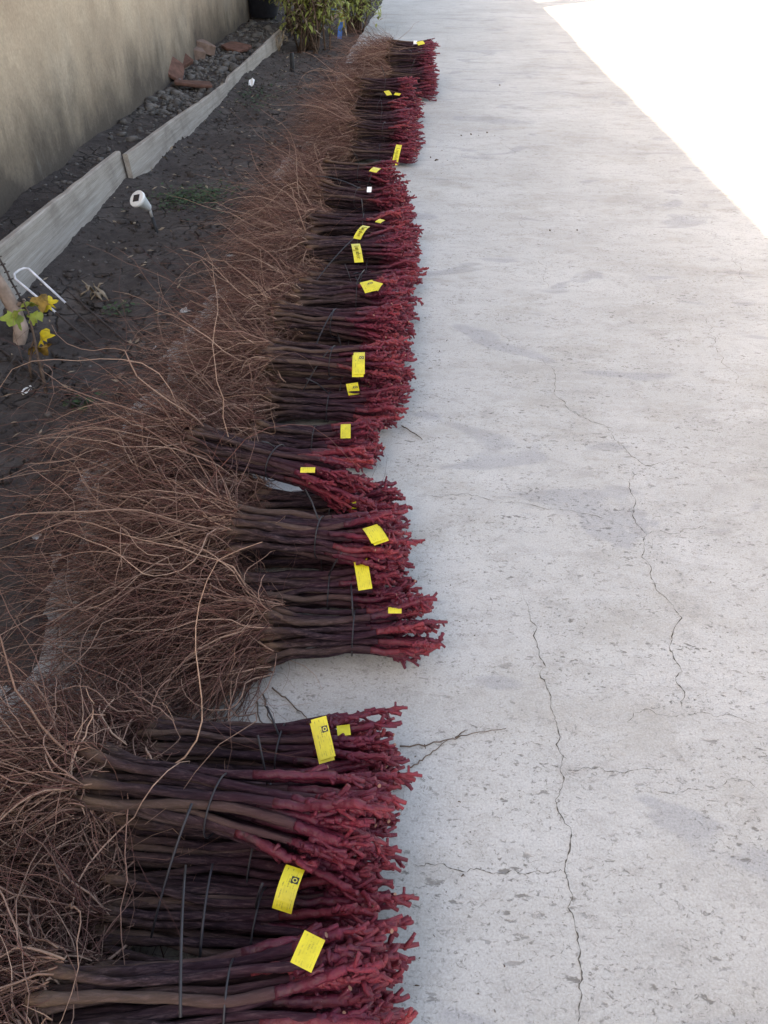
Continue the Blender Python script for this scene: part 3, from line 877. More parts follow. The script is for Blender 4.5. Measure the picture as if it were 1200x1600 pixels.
# --- long middle pile: a ground layer with bundles lying on it
B((395, 688), (602, 694), Z1, 'low vine bundle with a yellow tag folded at its foot, first of the long pile', tags=[dict(px=(540, 673), z=0.13, length=0.048, width=0.026, rot=0.08, tilt=0.3, kind='back', curl=0.25, fold=None)], **LONG)
B((405, 632), (636, 640), Z1, 'low vine bundle with a shaded yellow tag bent across the middle', tags=[dict(px=(552, 609), z=0.12, length=0.045, width=0.034, rot=0.25, tilt=0.3, kind='printed', curl=-0.5)], **LONG)
ys = np.arange(2.01, 4.2, 0.1)
for k, y in enumerate(ys):
    x = -0.045 + 0.02 * math.sin(k * 2.3) - max(0, y - 3.3) * 0.12
    G(float(y), x, 'low vine bundle underneath the tagged ones of the long pile', dy=float(rng.normal(0, 0.012)), **{**LONG, 'roots': 8})
B((405, 556), (637, 572), Z2, 'top vine bundle with brown stems and a long yellow tag bearing a black emblem', tags=[dict(px=(561, 566), z=0.225, length=0.088, width=0.031, rot=0.07, tilt=0.25, kind='printed', curl=0.25, fold=0.1)], tail=(473, 612, 0.10), **LONG)
B((420, 494), (640, 515), Z2, 'top vine bundle tied with a double black tie, yellow tag corner at its edge', tags=[dict(px=(552, 486), z=0.2, length=0.018, width=0.024, rot=0.5, tilt=0.2, kind='plain', curl=0.1)], tail=(488, 555, 0.13), **LONG)
B((455, 466), (642, 462), Z2, 'top vine bundle with two overlapping yellow tags', tags=[dict(px=(576, 447), z=0.235, length=0.055, width=0.043, rot=0.4, tilt=0.3, kind='printed', curl=0.15), dict(px=(586, 446), z=0.222, length=0.04, width=0.04, rot=-0.35, tilt=0.3, kind='plain', curl=0.2)], **LONG)
B((465, 388), (652, 384), Z2, 'top vine bundle with a long narrow tag lettered by hand in black marker', tags=[dict(px=(558, 393), z=0.225, length=0.135, width=0.032, rot=0.18, tilt=0.15, kind='hand', curl=0.25)], tail=(486, 450, 0.12), **LONG)
B((480, 352), (650, 352), Z2, 'top vine bundle with a narrow hand-lettered tag and a small blank tag', tags=[dict(px=(565, 361), z=0.225, length=0.10, width=0.03, rot=-0.3, tilt=0.2, kind='hand', curl=0.35), dict(px=(594, 345), z=0.21, length=0.035, width=0.026, rot=-0.5, tilt=0.1, kind='plain', curl=0.2)], **LONG)
B((495, 302), (640, 318), Z2, 'top vine bundle with a small white tag', tags=[dict(px=(577, 296), z=0.225, length=0.035, width=0.02, rot=0.0, tilt=0.4, kind='white', curl=0.1)], tail=(492, 275, 0.27), **LONG)
B((500, 268), (622, 272), Z2, 'far end vine bundle of the long pile with one small yellow tag', tags=[dict(px=(586, 265), z=0.225, length=0.05, width=0.04, rot=-0.4, tilt=0.15, kind='plain', curl=0.15)], **LONG)

# --- far piles
fkw = dict(FAR)
B((545, 232), (655, 241), Z1, 'low vine bundle with a long yellow strip tag next to the gap in the row', tags=[dict(px=(620, 241), z=0.14, length=0.15, width=0.032, rot=-0.12, tilt=0.5, kind='hand', curl=0.15)], **fkw)
for k, y in enumerate(np.arange(4.83, 6.2, 0.135)):
    G(float(y), -0.09 + 0.05 * (k == 3) + 0.015 * math.sin(k * 1.9), 'low vine bundle at the bottom of the first far pile', dy=float(rng.normal(0, 0.02)), **fkw)
B((550, 200), (652, 206), Z2, 'untagged top vine bundle on the near side of the first far pile', **fkw)
G(5.25, -0.12, 'untagged vine bundle lying in the second layer of the first far pile', z=Z2, **fkw)
G(5.95, -0.11, 'untagged vine bundle lying in the second layer of the first far pile', z=Z2, **fkw)
G(5.42, -0.14, 'vine bundle with two small yellow tags on top of the first far pile', dy=0.14, z=Z2 + 0.02, tags=[dict(px=(606, 145), z=0.24, length=0.06, width=0.036, rot=0.4, tilt=0.3, kind='plain', curl=0.1), dict(px=(621, 147), z=0.23, length=0.03, width=0.04, rot=-0.3, tilt=0.3, kind='plain', curl=0.1)], **fkw)
G(5.78, -0.12, 'untagged vine bundle topmost on the first far pile', z=Z3, **fkw)
for k, y in enumerate(np.arange(6.78, 7.9, 0.14)):
    G(float(y), 0.005 + 0.015 * math.sin(k * 1.7), 'low vine bundle at the bottom of the furthest pile', dy=float(rng.normal(0, 0.02)), **fkw)
for k, y in enumerate((6.85, 7.0, 7.14, 7.28, 7.42, 7.57, 7.7)):
    G(y, 0.01 - 0.012 * k, 'vine bundle lying in the second layer of the furthest pile', z=Z2, **fkw)
G(7.05, 0.0, 'untagged vine bundle in the top layer of the furthest pile', z=Z3, **fkw)
G(7.22, -0.01, 'untagged vine bundle in the top layer of the furthest pile', z=Z3, **fkw)
G(7.42, -0.02, 'untagged vine bundle in the top layer of the furthest pile', z=Z3, **fkw)
G(7.63, 0.0, 'vine bundle with yellow and white tags in the top layer of the furthest pile', z=Z3, tags=[dict(px=(657, 67), z=0.325, length=0.05, width=0.06, rot=0.4, tilt=0.4, kind='plain', curl=0.1), dict(px=(649, 66), z=0.325, length=0.05, width=0.03, rot=0.0, tilt=0.4, kind='white', curl=0.1)], **fkw)

# ------------------------------------------------------------------ twigs on the drive
def twig(label, paths, r=0.0016, z=0.004, name='loose_twig', mat='twig', cat='twig', group=None):
    mb = MB()
    o0 = at(*paths[0][0], z); o0[2] = 0
    for path in paths:
        P = np.array([at(x, y, z) for x, y in path])
        t = np.linspace(0, len(P) - 1, 4 * len(P)); ii = np.arange(len(P))
        P = np.stack([np.interp(t, ii, P[:, k]) for k in range(3)], -1) + rng.normal(0, 0.0012, (len(t), 3)) * [1, 1, 0.6]
        mb.tube(P - o0, np.linspace(r, r * 0.4, len(P)), 5)
    o = link(name, mb.mesh(name, M[mat])); o.location = o0
    return tag(o, label, cat, group)
twig('thin forked dark twig lying on the concrete beside the near pile', [[(625, 1166), (660, 1164), (700, 1156), (740, 1146), (790, 1138)], [(640, 1200), (660, 1188), (680, 1170), (700, 1156)], [(712, 1152), (730, 1140)]], 0.0015)
twig('short straight twig on the concrete beside the long pile', [[(628, 665), (645, 675), (662, 687)]], 0.002)
twig('thin wavy root fallen on the concrete in the gap before the near pile', [[(425, 1075), (450, 1095), (475, 1118), (490, 1130)], [(412, 1085), (420, 1120), (432, 1145)], [(402, 1095), (405, 1125), (425, 1140)]], 0.0017)
def crumbs():
    mb = MB()
    for (x, y, s) in [(657, 643, 3.2), (640, 300, 6), (735, 210, 10), (720, 212, 8), (760, 207, 9), (748, 212, 6), (780, 133, 12), (858, 360, 8), (902, 360, 7), (747, 1553, 2), (975, 1487, 1.2), (1080, 1375, 2.2), (1110, 910, 3), (680, 250, 10), (672, 246, 8)]:
        p = at(x, y, 0.002); s *= 0.0007
        P = [p + np.array([rng.normal(0, s), rng.normal(0, s), 0]) for _ in range(2)]
        mb.tube([P[0], (P[0] + P[1]) / 2 + [0, 0, s * 0.5], P[1] + [s, 0, 0]], [s * 0.5, s * 0.7, s * 0.3], 5)
    for _ in range(130):
        y = 0.3 + 6.5 * rng.random() ** 1.6; p = np.array([abs(rng.normal(0.06, 0.10)) - 0.02, y, 0.002]); s = rng.uniform(0.0008, 0.0022); d = rng.normal(0, 1, 3) * [1, 1, 0]
        mb.tube([p - d * s, p + [0, 0, s * 0.4], p + d * s * 1.6], [s * 0.5, s * 0.6, s * 0.3], 4)
    o = link('fallen_crumbs', mb.mesh('fallen_crumbs', M['trunk'])); tag(o, 'dark bark crumbs scattered over the concrete drive', 'debris', kind='stuff')
crumbs()

# ------------------------------------------------------------------ garden things
def gz(x, y): return float(soil_height(np.array(x), np.array(y)))

def solar_lamp():
    base = at(245, 362, SOIL_Z); base[2] = gz(base[0], base[1])
    head = np.array([-1.375, 3.70, 0.15])
    r = empty('solar_lamp', base); tag(r, 'white conical solar garden lamp on a dark stake leaning by the plank', 'garden lamp')
    d = head - base; d /= np.linalg.norm(d)
    d = np.array([-0.40, -0.62, 0.72]); d /= np.linalg.norm(d)
    q = Vector(d).to_track_quat('Z', 'X').to_matrix()
    R = np.array(q)
    H = 0.20
    d1 = np.array([-0.15, 0.05, 1.0]); d1 /= np.linalg.norm(d1); q1 = np.array(Vector(d1).to_track_quat('Z', 'X').to_matrix())
    def L(pts): return [q1 @ np.array(p) for p in pts]
    mb = MB(); mb.tube(L([(0, 0, -0.05), (0, 0, 0.0), (0, 0, H * 0.38)]), [0.003, 0.008, 0.0085], 8); link('stake', mb.mesh('stake', M['dark_plastic']), r)
    mb = MB(); mb.tube(L([(0, 0, H * 0.38), (0, 0, H * 0.60)]), [0.0075, 0.0075], 8); link('tube', mb.mesh('tube', M['steel']), r)
    mb = MB(); z0, z1 = 0.0, 0.088
    J = q1 @ np.array([0, 0, H * 0.58])
    def L(pts): return [J + R @ np.array(p) for p in pts]
    mb.tube(L([(0, 0, z0), (0, 0, z0 + 0.006), (0, 0, z1 - 0.016), (0, 0, z1 - 0.014), (0, 0, z1 - 0.002), (0, 0, z1)]), [0.012, 0.017, 0.0365, 0.041, 0.041, 0.0385], 28)
    me = mb.mesh('lamp_head', M['white_plastic']); me.polygons.foreach_set('use_smooth', [len(p.vertices) == 4 for p in me.polygons]); hd = link('lamp_head', me, r)
    mb = MB(); mb.box(J + R @ np.array([0, 0, z1 + 0.001]), (0.034, 0.034, 0.003), R @ np.array([[math.cos(.35), -math.sin(.35), 0], [math.sin(.35), math.cos(.35), 0], [0, 0, 1]]))
    link('solar_panel', mb.mesh('solar_panel', M['solar'], False), hd)
solar_lamp()

def rods():
    # white-topped wire hoop leaning on the plank
    a, b = at(165, 553, -0.02), at(160, 527, -0.02)
    a2, b2 = at(24, 436, 0.165), at(45, 420, 0.175); tp = at(30, 422, 0.178)
    mid_a = a + (a2 - a) * 0.55; mid_b = b + (b2 - b) * 0.5
    o = a * 1.0
    r = empty('wire_hoop', o); tag(r, 'bent wire hoop with white coated bend leaning against the pale plank', 'wire hoop')
    mb = MB(); mb.tube([mid_a - o, a2 - o, at(22, 428, 0.172) - o, tp - o, at(38, 419, 0.178) - o, b2 - o, mid_b - o], 0.0042, 7); link('coated_bend', mb.mesh('coated_bend', M['white_wire']), r)
    mb = MB(); mb.tube([a - o, mid_a - o], 0.0036, 6); link('leg', mb.mesh('leg', M['rust']), r)
    mb = MB(); mb.tube([b - o, mid_b - o], 0.0036, 6); link('leg', mb.mesh('leg', M['rust']), r)
    def rod(p, q, rad, label, z0=-0.024, z1=-0.024, mat='rust'):
        P = at(*p, z0); Qq = at(*q, z1); mb = MB()
        t = np.linspace(0, 1, 9)[:, None]
        mb.tube((Qq - P) * t + rng.normal(0, 0.0012, (9, 3)), rad, 6)
        for k in range(1, 8):
            c = (Qq - P) * k / 8; mb.tube([c - [0.008, 0.004, 0], c + [0.008, 0.006, 0.002]], rad * 0.6, 4)
        o = link('iron_rod', mb.mesh('iron_rod', M[mat])); o.location = P
        tag(o, label, 'rod', 'iron rods in the garden bed')
    rod((103, 452), (197, 535), 0.0045, 'dark iron rod lying on soil beyond the wire hoop')
    rod((0, 545), (120, 637), 0.0045, 'dark iron rod lying on soil below the yellow vine leaf')
    rod((-8, 390), (40, 482), 0.004, 'dark iron rod leaning on the pale plank above the vine leaves', 0.27, 0.06)
    # small scrap of wire mesh
    o = at(18, 612, -0.02); mb = MB()
    for k in range(9):
        mb.tube([at(-4 + 15 * k, 602 + 5.5 * k, 0.004) - o, at(24 + 15 * k, 556 + 6.5 * k, 0.004) - o], 0.0021, 5)
    for k in range(5):
        mb.tube([at(-2 + 7 * k, 600 - 11 * k, 0.004) - o, at(118 + 7 * k, 645 - 10 * k, 0.006) - o], 0.0021, 5)
    g = link('wire_mesh', mb.mesh('wire_mesh', M['rust'])); g.location = o
    tag(g, 'scrap of rusty wire mesh lying flat on soil around the young vine', 'wire mesh')
    mb = MB(); P = [at(x, y, -0.008) - o for x, y in ((34, 613), (38, 608), (48, 603), (50, 606), (44, 612), (36, 616), (34, 613))]
    mb.tube(P, 0.003, 6); g = link('plastic_clip', mb.mesh('plastic_clip', M['white_plastic'])); g.location = o
    tag(g, 'small white plastic clip on the wire mesh scrap', 'clip')
rods()

def dry_stake():
    P = [at(30, 545, -0.05), at(33, 512, 0.0), at(22, 482, 0.05), at(6, 455, 0.11), at(-10, 428, 0.16)]
    o = P[0].copy(); mb = MB(); mb.tube(np.array(P) - o, [0.022, 0.027, 0.026, 0.025, 0.022], 9)
    mb.tube([P[2] - o, P[2] - o + [0.05, 0.0, 0.035]], [0.010, 0.006], 6)
    s = link('wooden_stake', mb.mesh('wooden_stake', M['dead_wood'])); s.location = o
    tag(s, 'barkless tan wooden stake leaning behind the young vine leaves', 'stake')
dry_stake()

def leaf_mesh(mat, size=0.035, lobes=5, fold=0.3, seed=0):
    r = np.random.default_rng(seed); n = 20
    V = [(0, 0, 0)]
    for k in range(n):
        th = 2 * math.pi * k / n
        rad = size * (0.82 + 0.2 * math.cos(lobes * th) + r.normal(0, 0.06))
        if k == 0: rad *= 0.35
        x, y = rad * math.cos(th), rad * math.sin(th)
        V.append((x, y, -fold * abs(y) + 0.25 * size * math.sin(2.5 * th + seed) - 0.3 * (x * x) / size))
    for k in range(n):
        V.append(tuple(0.55 * np.array(V[1 + k]) + np.array([0, 0, 0.08 * size])))
    Fs = []
    for k in range(n):
        k2 = (k + 1) % n
        Fs += [(0, 1 + n + k, 1 + n + k2), (1 + n + k, 1 + k, 1 + k2, 1 + n + k2)]
    me = fast_mesh('leaf', V, Fs, M[mat])
    return me

def young_vine():
    base = at(74, 622, -0.03); o = base
    r = empty('young_vine', o); tag(r, 'young vine with a few green and yellow leaves by the pale plank', 'vine plant')
    def P(x, y, z): return at(x, y, z) - o
    mb = MB(); mb.tube([P(74, 626, -0.05), P(70, 600, 0.0), P(60, 560, 0.06), P(52, 520, 0.12), P(45, 490, 0.17), P(36, 470, 0.2)], [0.007, 0.006, 0.005, 0.004, 0.003, 0.002], 7)
    mb.tube([P(50, 596, -0.03), P(46, 570, 0.03), P(50, 540, 0.075), P(54, 530, 0.10)], [0.005, 0.005, 0.004, 0.003], 6)
    link('trunk', mb.mesh('trunk', M['trunk']), r)
    for (x, y, z, mat, s, e, sd) in [(22, 497, 0.16, 'leaf_green', 0.040, (0.5, -0.5, 2.2), 1), (28, 486, 0.18, 'leaf_green', 0.036, (0.2, 0.4, 3.4), 2), (47, 473, 0.19, 'leaf_green', 0.030, (-0.2, 0.3, 1.0), 3), (54, 494, 0.165, 'leaf_green', 0.030, (0.5, 0.5, 5.6), 4),
                                     (64, 468, 0.18, 'leaf_brown', 0.042, (0.3, 0.5, 0.4), 5), (76, 474, 0.16, 'leaf_yellow', 0.030, (0.6, 0.7, 5.8), 6), (66, 528, 0.10, 'leaf_yellow', 0.040, (0.7, 0.3, 5.3), 7), (64, 543, 0.08, 'leaf_brown', 0.034, (0.8, -0.3, 4.4), 8), (48, 545, 0.07, 'leaf_brown', 0.022, (0.2, 0.9, 3.1), 9)]:
        l = link('leaf', leaf_mesh(mat, s, 5, 0.3, sd), r); l.location = P(x, y, z); l.rotation_euler = e
        l['label'] = {'leaf_green': 'green vine leaf', 'leaf_brown': 'browning vine leaf', 'leaf_yellow': 'yellow vine leaf'}[mat]
young_vine()

def weeds(label, centres, n, size, name='weed_patch', spreadxy=(0.1, 0.1), hmax=0.03, mat='weed'):
    V = []; Fs = []
    for (x, y) in centres:
        for _ in range(n):
            px, py = x + rng.normal(0, spreadxy[0]), y + rng.normal(0, spreadxy[1])
            if px > -0.97 or abs(px - plank_x(py)) < 0.06: continue
            z = gz(px, py) + rng.random() * hmax
            a = rng.uniform(0, 6.28); l = size * rng.uniform(0.5, 1.3); w = l * 0.35; el = rng.uniform(0.0, 0.7)
            d = np.array([math.cos(a) * math.cos(el), math.sin(a) * math.cos(el), math.sin(el)]); s = np.array([-math.sin(a), math.cos(a), 0])
            p = np.array([px, py, z]); b = len(V)
            V += [p, p + d * l * 0.5 + s * w, p + d * l + [0, 0, -l * 0.2], p + d * l * 0.5 - s * w, p + d * l * 0.5 + [0, 0, -w * 0.3]]
            Fs += [(b, b + 4, b + 1), (b + 1, b + 4, b + 2), (b, b + 3, b + 4), (b + 4, b + 3, b + 2)]
    o = link(name, fast_mesh(name, V, Fs, M[mat])); tag(o, label, 'weeds', kind='stuff'); return o
weeds('dark green weeds spread on soil beside the solar lamp', [tuple(at(300, 310, -0.03)[:2]), tuple(at(275, 318, -0.03)[:2]), tuple(at(330, 305, -0.03)[:2])], 220, 0.022, spreadxy=(0.075, 0.10))
weeds('sparse green weeds on soil near the white paper scrap', [tuple(at(385, 150, -0.03)[:2]), tuple(at(410, 158, -0.03)[:2])], 120, 0.028, spreadxy=(0.12, 0.3))
weeds('tiny green weed sprout in bare cracked soil', [tuple(at(186, 487, -0.03)[:2])], 40, 0.022, spreadxy=(0.03, 0.035))
weeds('pale green weed leaves poking out beside the slanting bundle roots', [tuple(at(130, 640, -0.03)[:2])], 26, 0.03, spreadxy=(0.03, 0.025))

def stone_mesh(seed):
    r = np.random.default_rng(seed); bm = bmesh.new(); bmesh.ops.create_icosphere(bm, subdivisions=1, radius=1)
    for v in bm.verts: v.co *= 1 + r.normal(0, 0.13)
    V = np.array([v.co[:] for v in bm.verts]); Fs = np.array([[v.index for v in f.verts] for f in bm.faces]); bm.free(); return V, Fs
STONES = [stone_mesh(i) for i in range(6)]
def gravel():
    V = []; Q = []; n = 0
    def put(x, y, s):
        nonlocal n
        sv, sf = STONES[int(rng.integers(6))]
        a = rng.uniform(0, 6.28); ca, sa = math.cos(a), math.sin(a)
        v = sv * [s * rng.uniform(0.8, 1.5), s * rng.uniform(0.6, 1.0), s * rng.uniform(0.4, 0.7)]
        v = np.stack([v[:, 0] * ca - v[:, 1] * sa, v[:, 0] * sa + v[:, 1] * ca, v[:, 2]], -1) + [x, y, gz(x, y) + s * 0.2]
        V.append(v); Q.append(sf + n); n += len(v)
    for _ in range(3200):
        y = rng.uniform(5.2, 12.5); x = rng.uniform(wall_x(y) + 0.03, plank_x(y) - 0.05)
        if rng.random() < 0.25 + 0.75 * (6.0 < y < 11): put(x, y, rng.lognormal(-4.55, 0.6))
    for _ in range(160):
        y = rng.uniform(3.0, 5.5); x = rng.uniform(wall_x(y) + 0.03, plank_x(y) - 0.05); put(x, y, rng.lognormal(-4.6, 0.5))
    for _ in range(420):
        y = rng.uniform(1.5, 9.0); x = rng.uniform(plank_x(y) + 0.05, -1.0); put(x, y, rng.lognormal(-5.3, 0.5))
    o = link('gravel', fast_mesh('gravel', np.concatenate(V), np.concatenate(Q), M['pebble'], False)); tag(o, 'loose grey gravel between the house wall and the planks', 'gravel', kind='stuff')
gravel()
def clods():
    V = []; Q = []; n = 0
    for _ in range(2600):
        y = 1.3 + 9.0 * rng.random() ** 1.5; x = rng.uniform(plank_x(y) + 0.03, -0.80)
        if x > -0.86 or (y > 6 and x > -0.98): continue
        sv, sf = STONES[int(rng.integers(6))]; s = min(0.03, float(rng.lognormal(-5.1, 0.6)))
        V.append(sv * [s * rng.uniform(0.8, 1.4), s * rng.uniform(0.8, 1.4), s * 0.8] + [x, y, gz(x, y) + s * 0.15]); Q.append(sf + n); n += len(sv)
    o = link('soil_crumbs', fast_mesh('soil_crumbs', np.concatenate(V), np.concatenate(Q), M['soil'], True)); tag(o, 'crumbs and clods of dark earth over the garden bed', 'soil', kind='stuff')
    V = []; Fs = []
    for _ in range(150):
        y = 1.6 + 7.5 * rng.random() ** 1.3; x = rng.uniform(plank_x(y) + 0.04, -1.0); z = gz(x, y) + 0.012
        a = rng.uniform(0, 6.28); l = rng.uniform(0.008, 0.022); w = l * 0.4; d = np.array([math.cos(a), math.sin(a), rng.normal(0, .25)]); q = np.array([-math.sin(a), math.cos(a), rng.normal(0, .3)]); p = np.array([x, y, z]); b = len(V)
        V += [p - d * l, p + q * w, p + d * l, p - q * w, p + [0, 0, 0.004]]; Fs += [(b, b + 1, b + 4), (b + 1, b + 2, b + 4), (b + 2, b + 3, b + 4), (b + 3, b, b + 4)]
    o = link('leaf_litter', fast_mesh('leaf_litter', V, Fs, M['dry'], False)); tag(o, 'bits of dry leaf litter scattered over the bed', 'litter', kind='stuff')
clods()
def lump(px, size, label, mat='pebble', name='stone', rot=(0, 0, 0), cat='stone', z=SOIL_Z):
    p = at(*px, z); sv, sf = STONES[int(rng.integers(6))]
    o = link(name, fast_mesh(name, sv * size, sf, M[mat], True)); o.location = (p[0], p[1], gz(p[0], p[1]) + size[2] * 0.4); o.rotation_euler = rot
    tag(o, label, cat)
lump((190, 590), (0.022, 0.012, 0.009), 'smooth oval pale stone by the root ends', 'brick', rot=(0, 0, 0.2))

def tile_piece(px, size, rot, label, mat='tile', z=0.04, name='broken_tile', curved=0.0, group='broken tiles and bricks by the wall'):
    """broken piece of fired clay, irregular outline"""
    p = at(*px, z); n = 7; r = np.random.default_rng(int(px[0]))
    ang = np.sort(np.linspace(0, 2 * math.pi, n, endpoint=False) + r.normal(0, 0.18, n))
    out = [(size[0] / 2 * max(-1, min(1, 1.35 * math.cos(a))), size[1] / 2 * max(-1, min(1, 1.35 * math.sin(a)))) for a in ang]
    V = [(x, y, size[2] / 2 - curved * x * x) for x, y in out] + [(x, y, -size[2] / 2 - curved * x * x) for x, y in out]
    Fs = [tuple(range(n)), tuple(reversed(range(n, 2 * n)))] + [(k, n + k, n + (k + 1) % n, (k + 1) % n) for k in range(n)]
    o = link(name, fast_mesh(name, V, Fs, M[mat], False)); o.location = (p[0], p[1], max(z, gz(p[0], p[1]) + 0.02)); o.rotation_euler = rot
    bv = o.modifiers.new('edge', 'BEVEL'); bv.width = 0.006; bv.segments = 1
    tag(o, label, 'brick' if 'brick' in name else 'tile', group)
tile_piece((268, 105), (0.22, 0.26, 0.03), (0.5, 0.65, 0.4), 'broken red clay tile leaning against the house wall', z=0.14)
tile_piece((282, 92), (0.2, 0.16, 0.04), (0.3, 0.4, -0.3), 'small red tile shard wedged beside the leaning tile', z=0.13)
tile_piece((301, 80), (0.2, 0.26, 0.09), (0.15, 0.25, 0.5), 'pale brick lying by the wall above the gravel', 'brick', z=0.12, name='loose_brick')
tile_piece((316, 72), (0.2, 0.26, 0.09), (0.1, 0.3, 0.6), 'pale brick lying behind the other pale brick', 'brick', z=0.14, name='loose_brick')
tile_piece((302, 131), (0.3, 0.16, 0.025), (0.05, 0.1, 0.3), 'flat red tile fragment lying in gravel against the plank', z=0.06)
tile_piece((369, 74), (0.28, 0.22, 0.03), (0.12, 0.1, -0.5), 'flat dark red tile lying further along in the gravel', z=0.09)

def paper():
    p = at(370, 136, -0.02); V = []; Fs = []
    for i in range(5):
        for j in range(5):
            V.append(((i - 2) * 0.014 + rng.normal(0, .003), (j - 2) * 0.02 + rng.normal(0, .003), 0.02 + 0.012 * math.sin(i * 1.9 + j) + 0.02 * j + rng.normal(0, .004)))
    for i in range(4):
        for j in range(4): a = i * 5 + j; Fs.append((a, a + 5, a + 6, a + 1))
    o = link('paper_scrap', fast_mesh('paper_scrap', V, Fs, M['white_tag'], False)); o.location = (-1.60, p[1], gz(-1.60, p[1])); o.scale = (0.8, 0.8, 0.55)
    o.modifiers.new('thick', 'SOLIDIFY').thickness = 0.001
    tag(o, 'crumpled white paper scrap on the soil against the planks', 'paper')
paper()
def post():
    p = at(457, 110, -0.03); mb = MB(); mb.tube([(0, 0, -0.08), (0, 0, 0.02), (0.004, 0, 0.15), (0.003, 0.004, 0.165)], [0.021, 0.021, 0.02, 0.016], 9)
    o = link('short_post', mb.mesh('short_post', M['dark_plastic'])); o.location = (p[0], p[1], gz(p[0], p[1])); tag(o, 'short dark post standing in soil before the shrub', 'post')
post()
def bucket():
    p = at(412, 36, 0.0); mb = MB()
    mb.tube([(0, 0, 0), (0, 0, 0.02), (0, 0, 0.36), (0, 0, 0.38), (0, 0, 0.37), (0, 0, 0.04)], [0.17, 0.19, 0.25, 0.265, 0.235, 0.18], 24)
    o = link('black_bucket', mb.mesh('black_bucket', M['bucket'])); o.location = (p[0], p[1], gz(p[0], p[1])); tag(o, 'black bucket standing by the house wall behind the shrub', 'bucket')
bucket()
def dry_weed(px, h, n, label):
    p = at(*px, -0.03); mb = MB(); mb2 = MB()
    for _ in range(n):
        a = rng.uniform(0, 6.28); l = h * rng.uniform(0.5, 1.1); lean = rng.uniform(0.1, 0.5)
        q = np.array([math.cos(a) * lean, math.sin(a) * lean, 1.0]); P = [np.zeros(3), q * l * 0.5, q * l + rng.normal(0, .02, 3)]
        mb.tube(P, [0.004, 0.003, 0.002], 5)
        for k in range(3):
            c = P[1] + (P[2] - P[1]) * rng.random(); d = rng.normal(0, 0.03, 3); mb2.tube([c, c + d * 0.6, c + d + [0, 0, -.02]], [0.004, 0.010, 0.002], 5, flat=0.3)
    r = empty('dry_weed', (p[0], p[1], gz(p[0], p[1]))); tag(r, label, 'dry plant'); link('stalks', mb.mesh('stalks', M['dry']), r); link('withered_leaves', mb2.mesh('withered_leaves', M['dry']), r)['kind'] = 'stuff'
dry_weed((436, 82), 0.22, 9, 'withered pale weed against the far plank')
dry_weed((152, 465), 0.04, 5, 'tiny curled dry weed lying on bare soil')

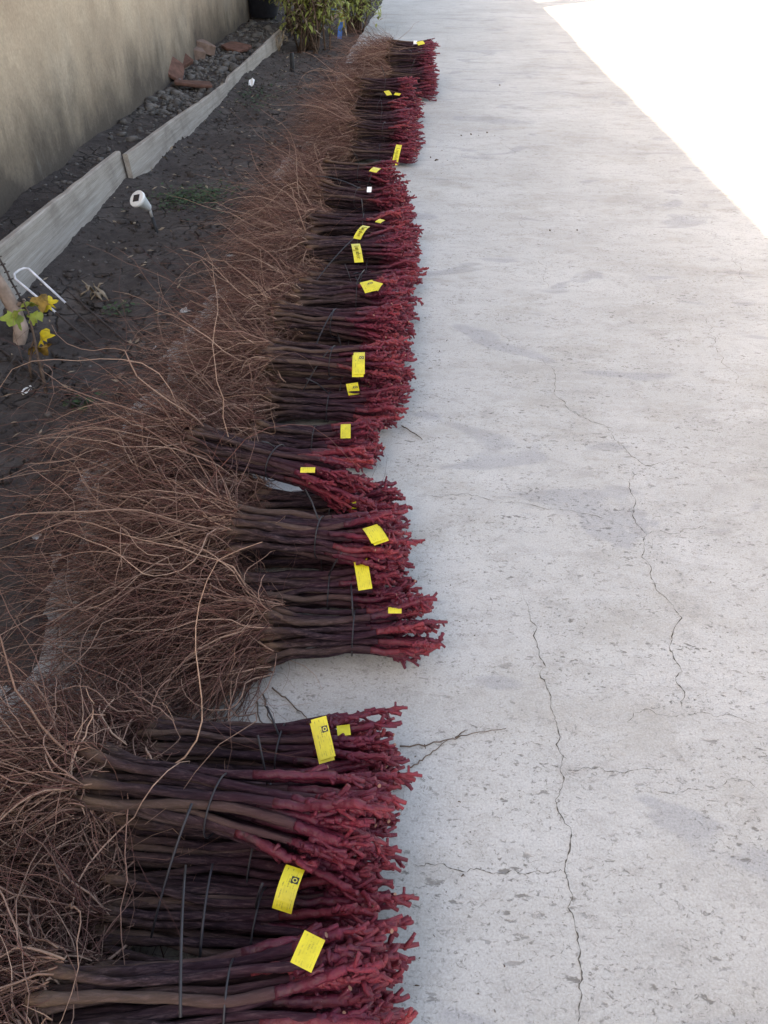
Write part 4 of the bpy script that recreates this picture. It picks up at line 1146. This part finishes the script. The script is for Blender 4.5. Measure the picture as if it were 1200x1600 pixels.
def shrub(cx, cy, rx, ry, h, nleaf, stems, label, leafsize=0.10, mat='shrub', hmin=0.15, dry=0.25):
    r = empty('garden_shrub', (cx, cy, gz(cx, cy))); tag(r, label, 'shrub', 'shrubs at the end of the garden bed')
    mb = MB(); tops = []
    for k in range(stems):
        a = rng.uniform(0, 6.28); q = np.array([rx * rng.uniform(-1, 1), ry * rng.uniform(-1, 1), h * rng.uniform(0.6, 1.05)])
        b = np.array([rng.normal(0, rx * 0.25), rng.normal(0, ry * 0.25), -0.05])
        P = [b, b + (q - b) * 0.35 + rng.normal(0, 0.03, 3), b + (q - b) * 0.7 + rng.normal(0, 0.05, 3), q]
        mb.tube(P, [0.012, 0.009, 0.006, 0.003], 6); tops.append(P)
        for _ in range(3):
            s = P[1] + (P[3] - P[1]) * rng.random(); e = s + rng.normal(0, 0.14, 3) + [0, 0, 0.1]; mb.tube([s, (s + e) / 2 + rng.normal(0, .02, 3), e], [0.005, 0.004, 0.002], 5); tops.append([s, s, (s + e) / 2, e])
    link('trunk', mb.mesh('trunk', M['trunk']), r)
    for nm, m, cnt in (('crown', M[mat], int(nleaf * (1 - dry))), ('dead_leaves', M['dry'], int(nleaf * dry))):
        V = []; Fs = []
        for _ in range(cnt):
            P = tops[int(rng.integers(len(tops)))]; t = rng.uniform(0.35, 1.0); c = P[1] + (P[3] - P[1]) * t + rng.normal(0, 0.05, 3)
            if c[2] < hmin * h: continue
            d = rng.normal(0, 1, 3); d[2] = d[2] * 0.6 - 0.45; d /= np.linalg.norm(d); s = np.cross(d, [0, 0, 1.0]); s /= np.linalg.norm(s) + 1e-9
            l = leafsize * rng.uniform(0.5, 1.2); w = l * 0.22; b = len(V); up2 = np.cross(s, d) * w * 0.3
            V += [c, c + d * l * 0.4 + s * w, c + d * l + [0, 0, -l * .15], c + d * l * 0.4 - s * w, c + d * l * 0.45 + up2]
            Fs += [(b, b + 4, b + 1), (b + 1, b + 4, b + 2), (b, b + 3, b + 4), (b + 4, b + 3, b + 2)]
        link(nm, fast_mesh(nm, V, Fs, m, False), r)['kind'] = 'stuff'
shrub(-1.42, 9.75, 0.38, 0.35, 1.0, 1900, 30, 'brown-stemmed shrub with drooping green leaves growing beside the far plank', 0.085, dry=0.3, hmin=0.12)
shrub(-1.06, 11.2, 0.30, 0.45, 1.0, 3000, 24, 'dense green shrub overhanging the edge of the concrete drive', 0.08, dry=0.04, hmin=0.15)
shrub(-1.75, 11.0, 0.32, 0.4, 1.0, 2200, 20, 'green shrub standing beside the black bucket', 0.08, dry=0.08)

def plastic():
    o0 = at(540, 44, 0.1); r = empty('plastic_scrap', o0); tag(r, 'blue, white and yellow plastic strips hanging in the shrubs', 'plastic scrap')
    for (x, y, l, w, mat, a) in [(538, 40, 0.16, 0.05, 'blue', 0.1), (541, 24, 0.17, 0.045, 'yellow', -0.1), (527, 10, 0.12, 0.07, 'blue', 0.3), (520, 18, 0.10, 0.05, 'white_plastic', 0.5)]:
        c = at(x, y, 0.12) - o0 - np.array([0, 0.45, 0]); s = np.linspace(-0.5, 0.5, 7)
        P = c + np.stack([s * l * math.sin(a), 0.02 * np.sin(s * 5), s * l * math.cos(a)], -1)
        me = strip_mesh('strip', P, (1.0, 0.1, 0), w, M[mat])[0]; link('strip', me, r)
plastic()
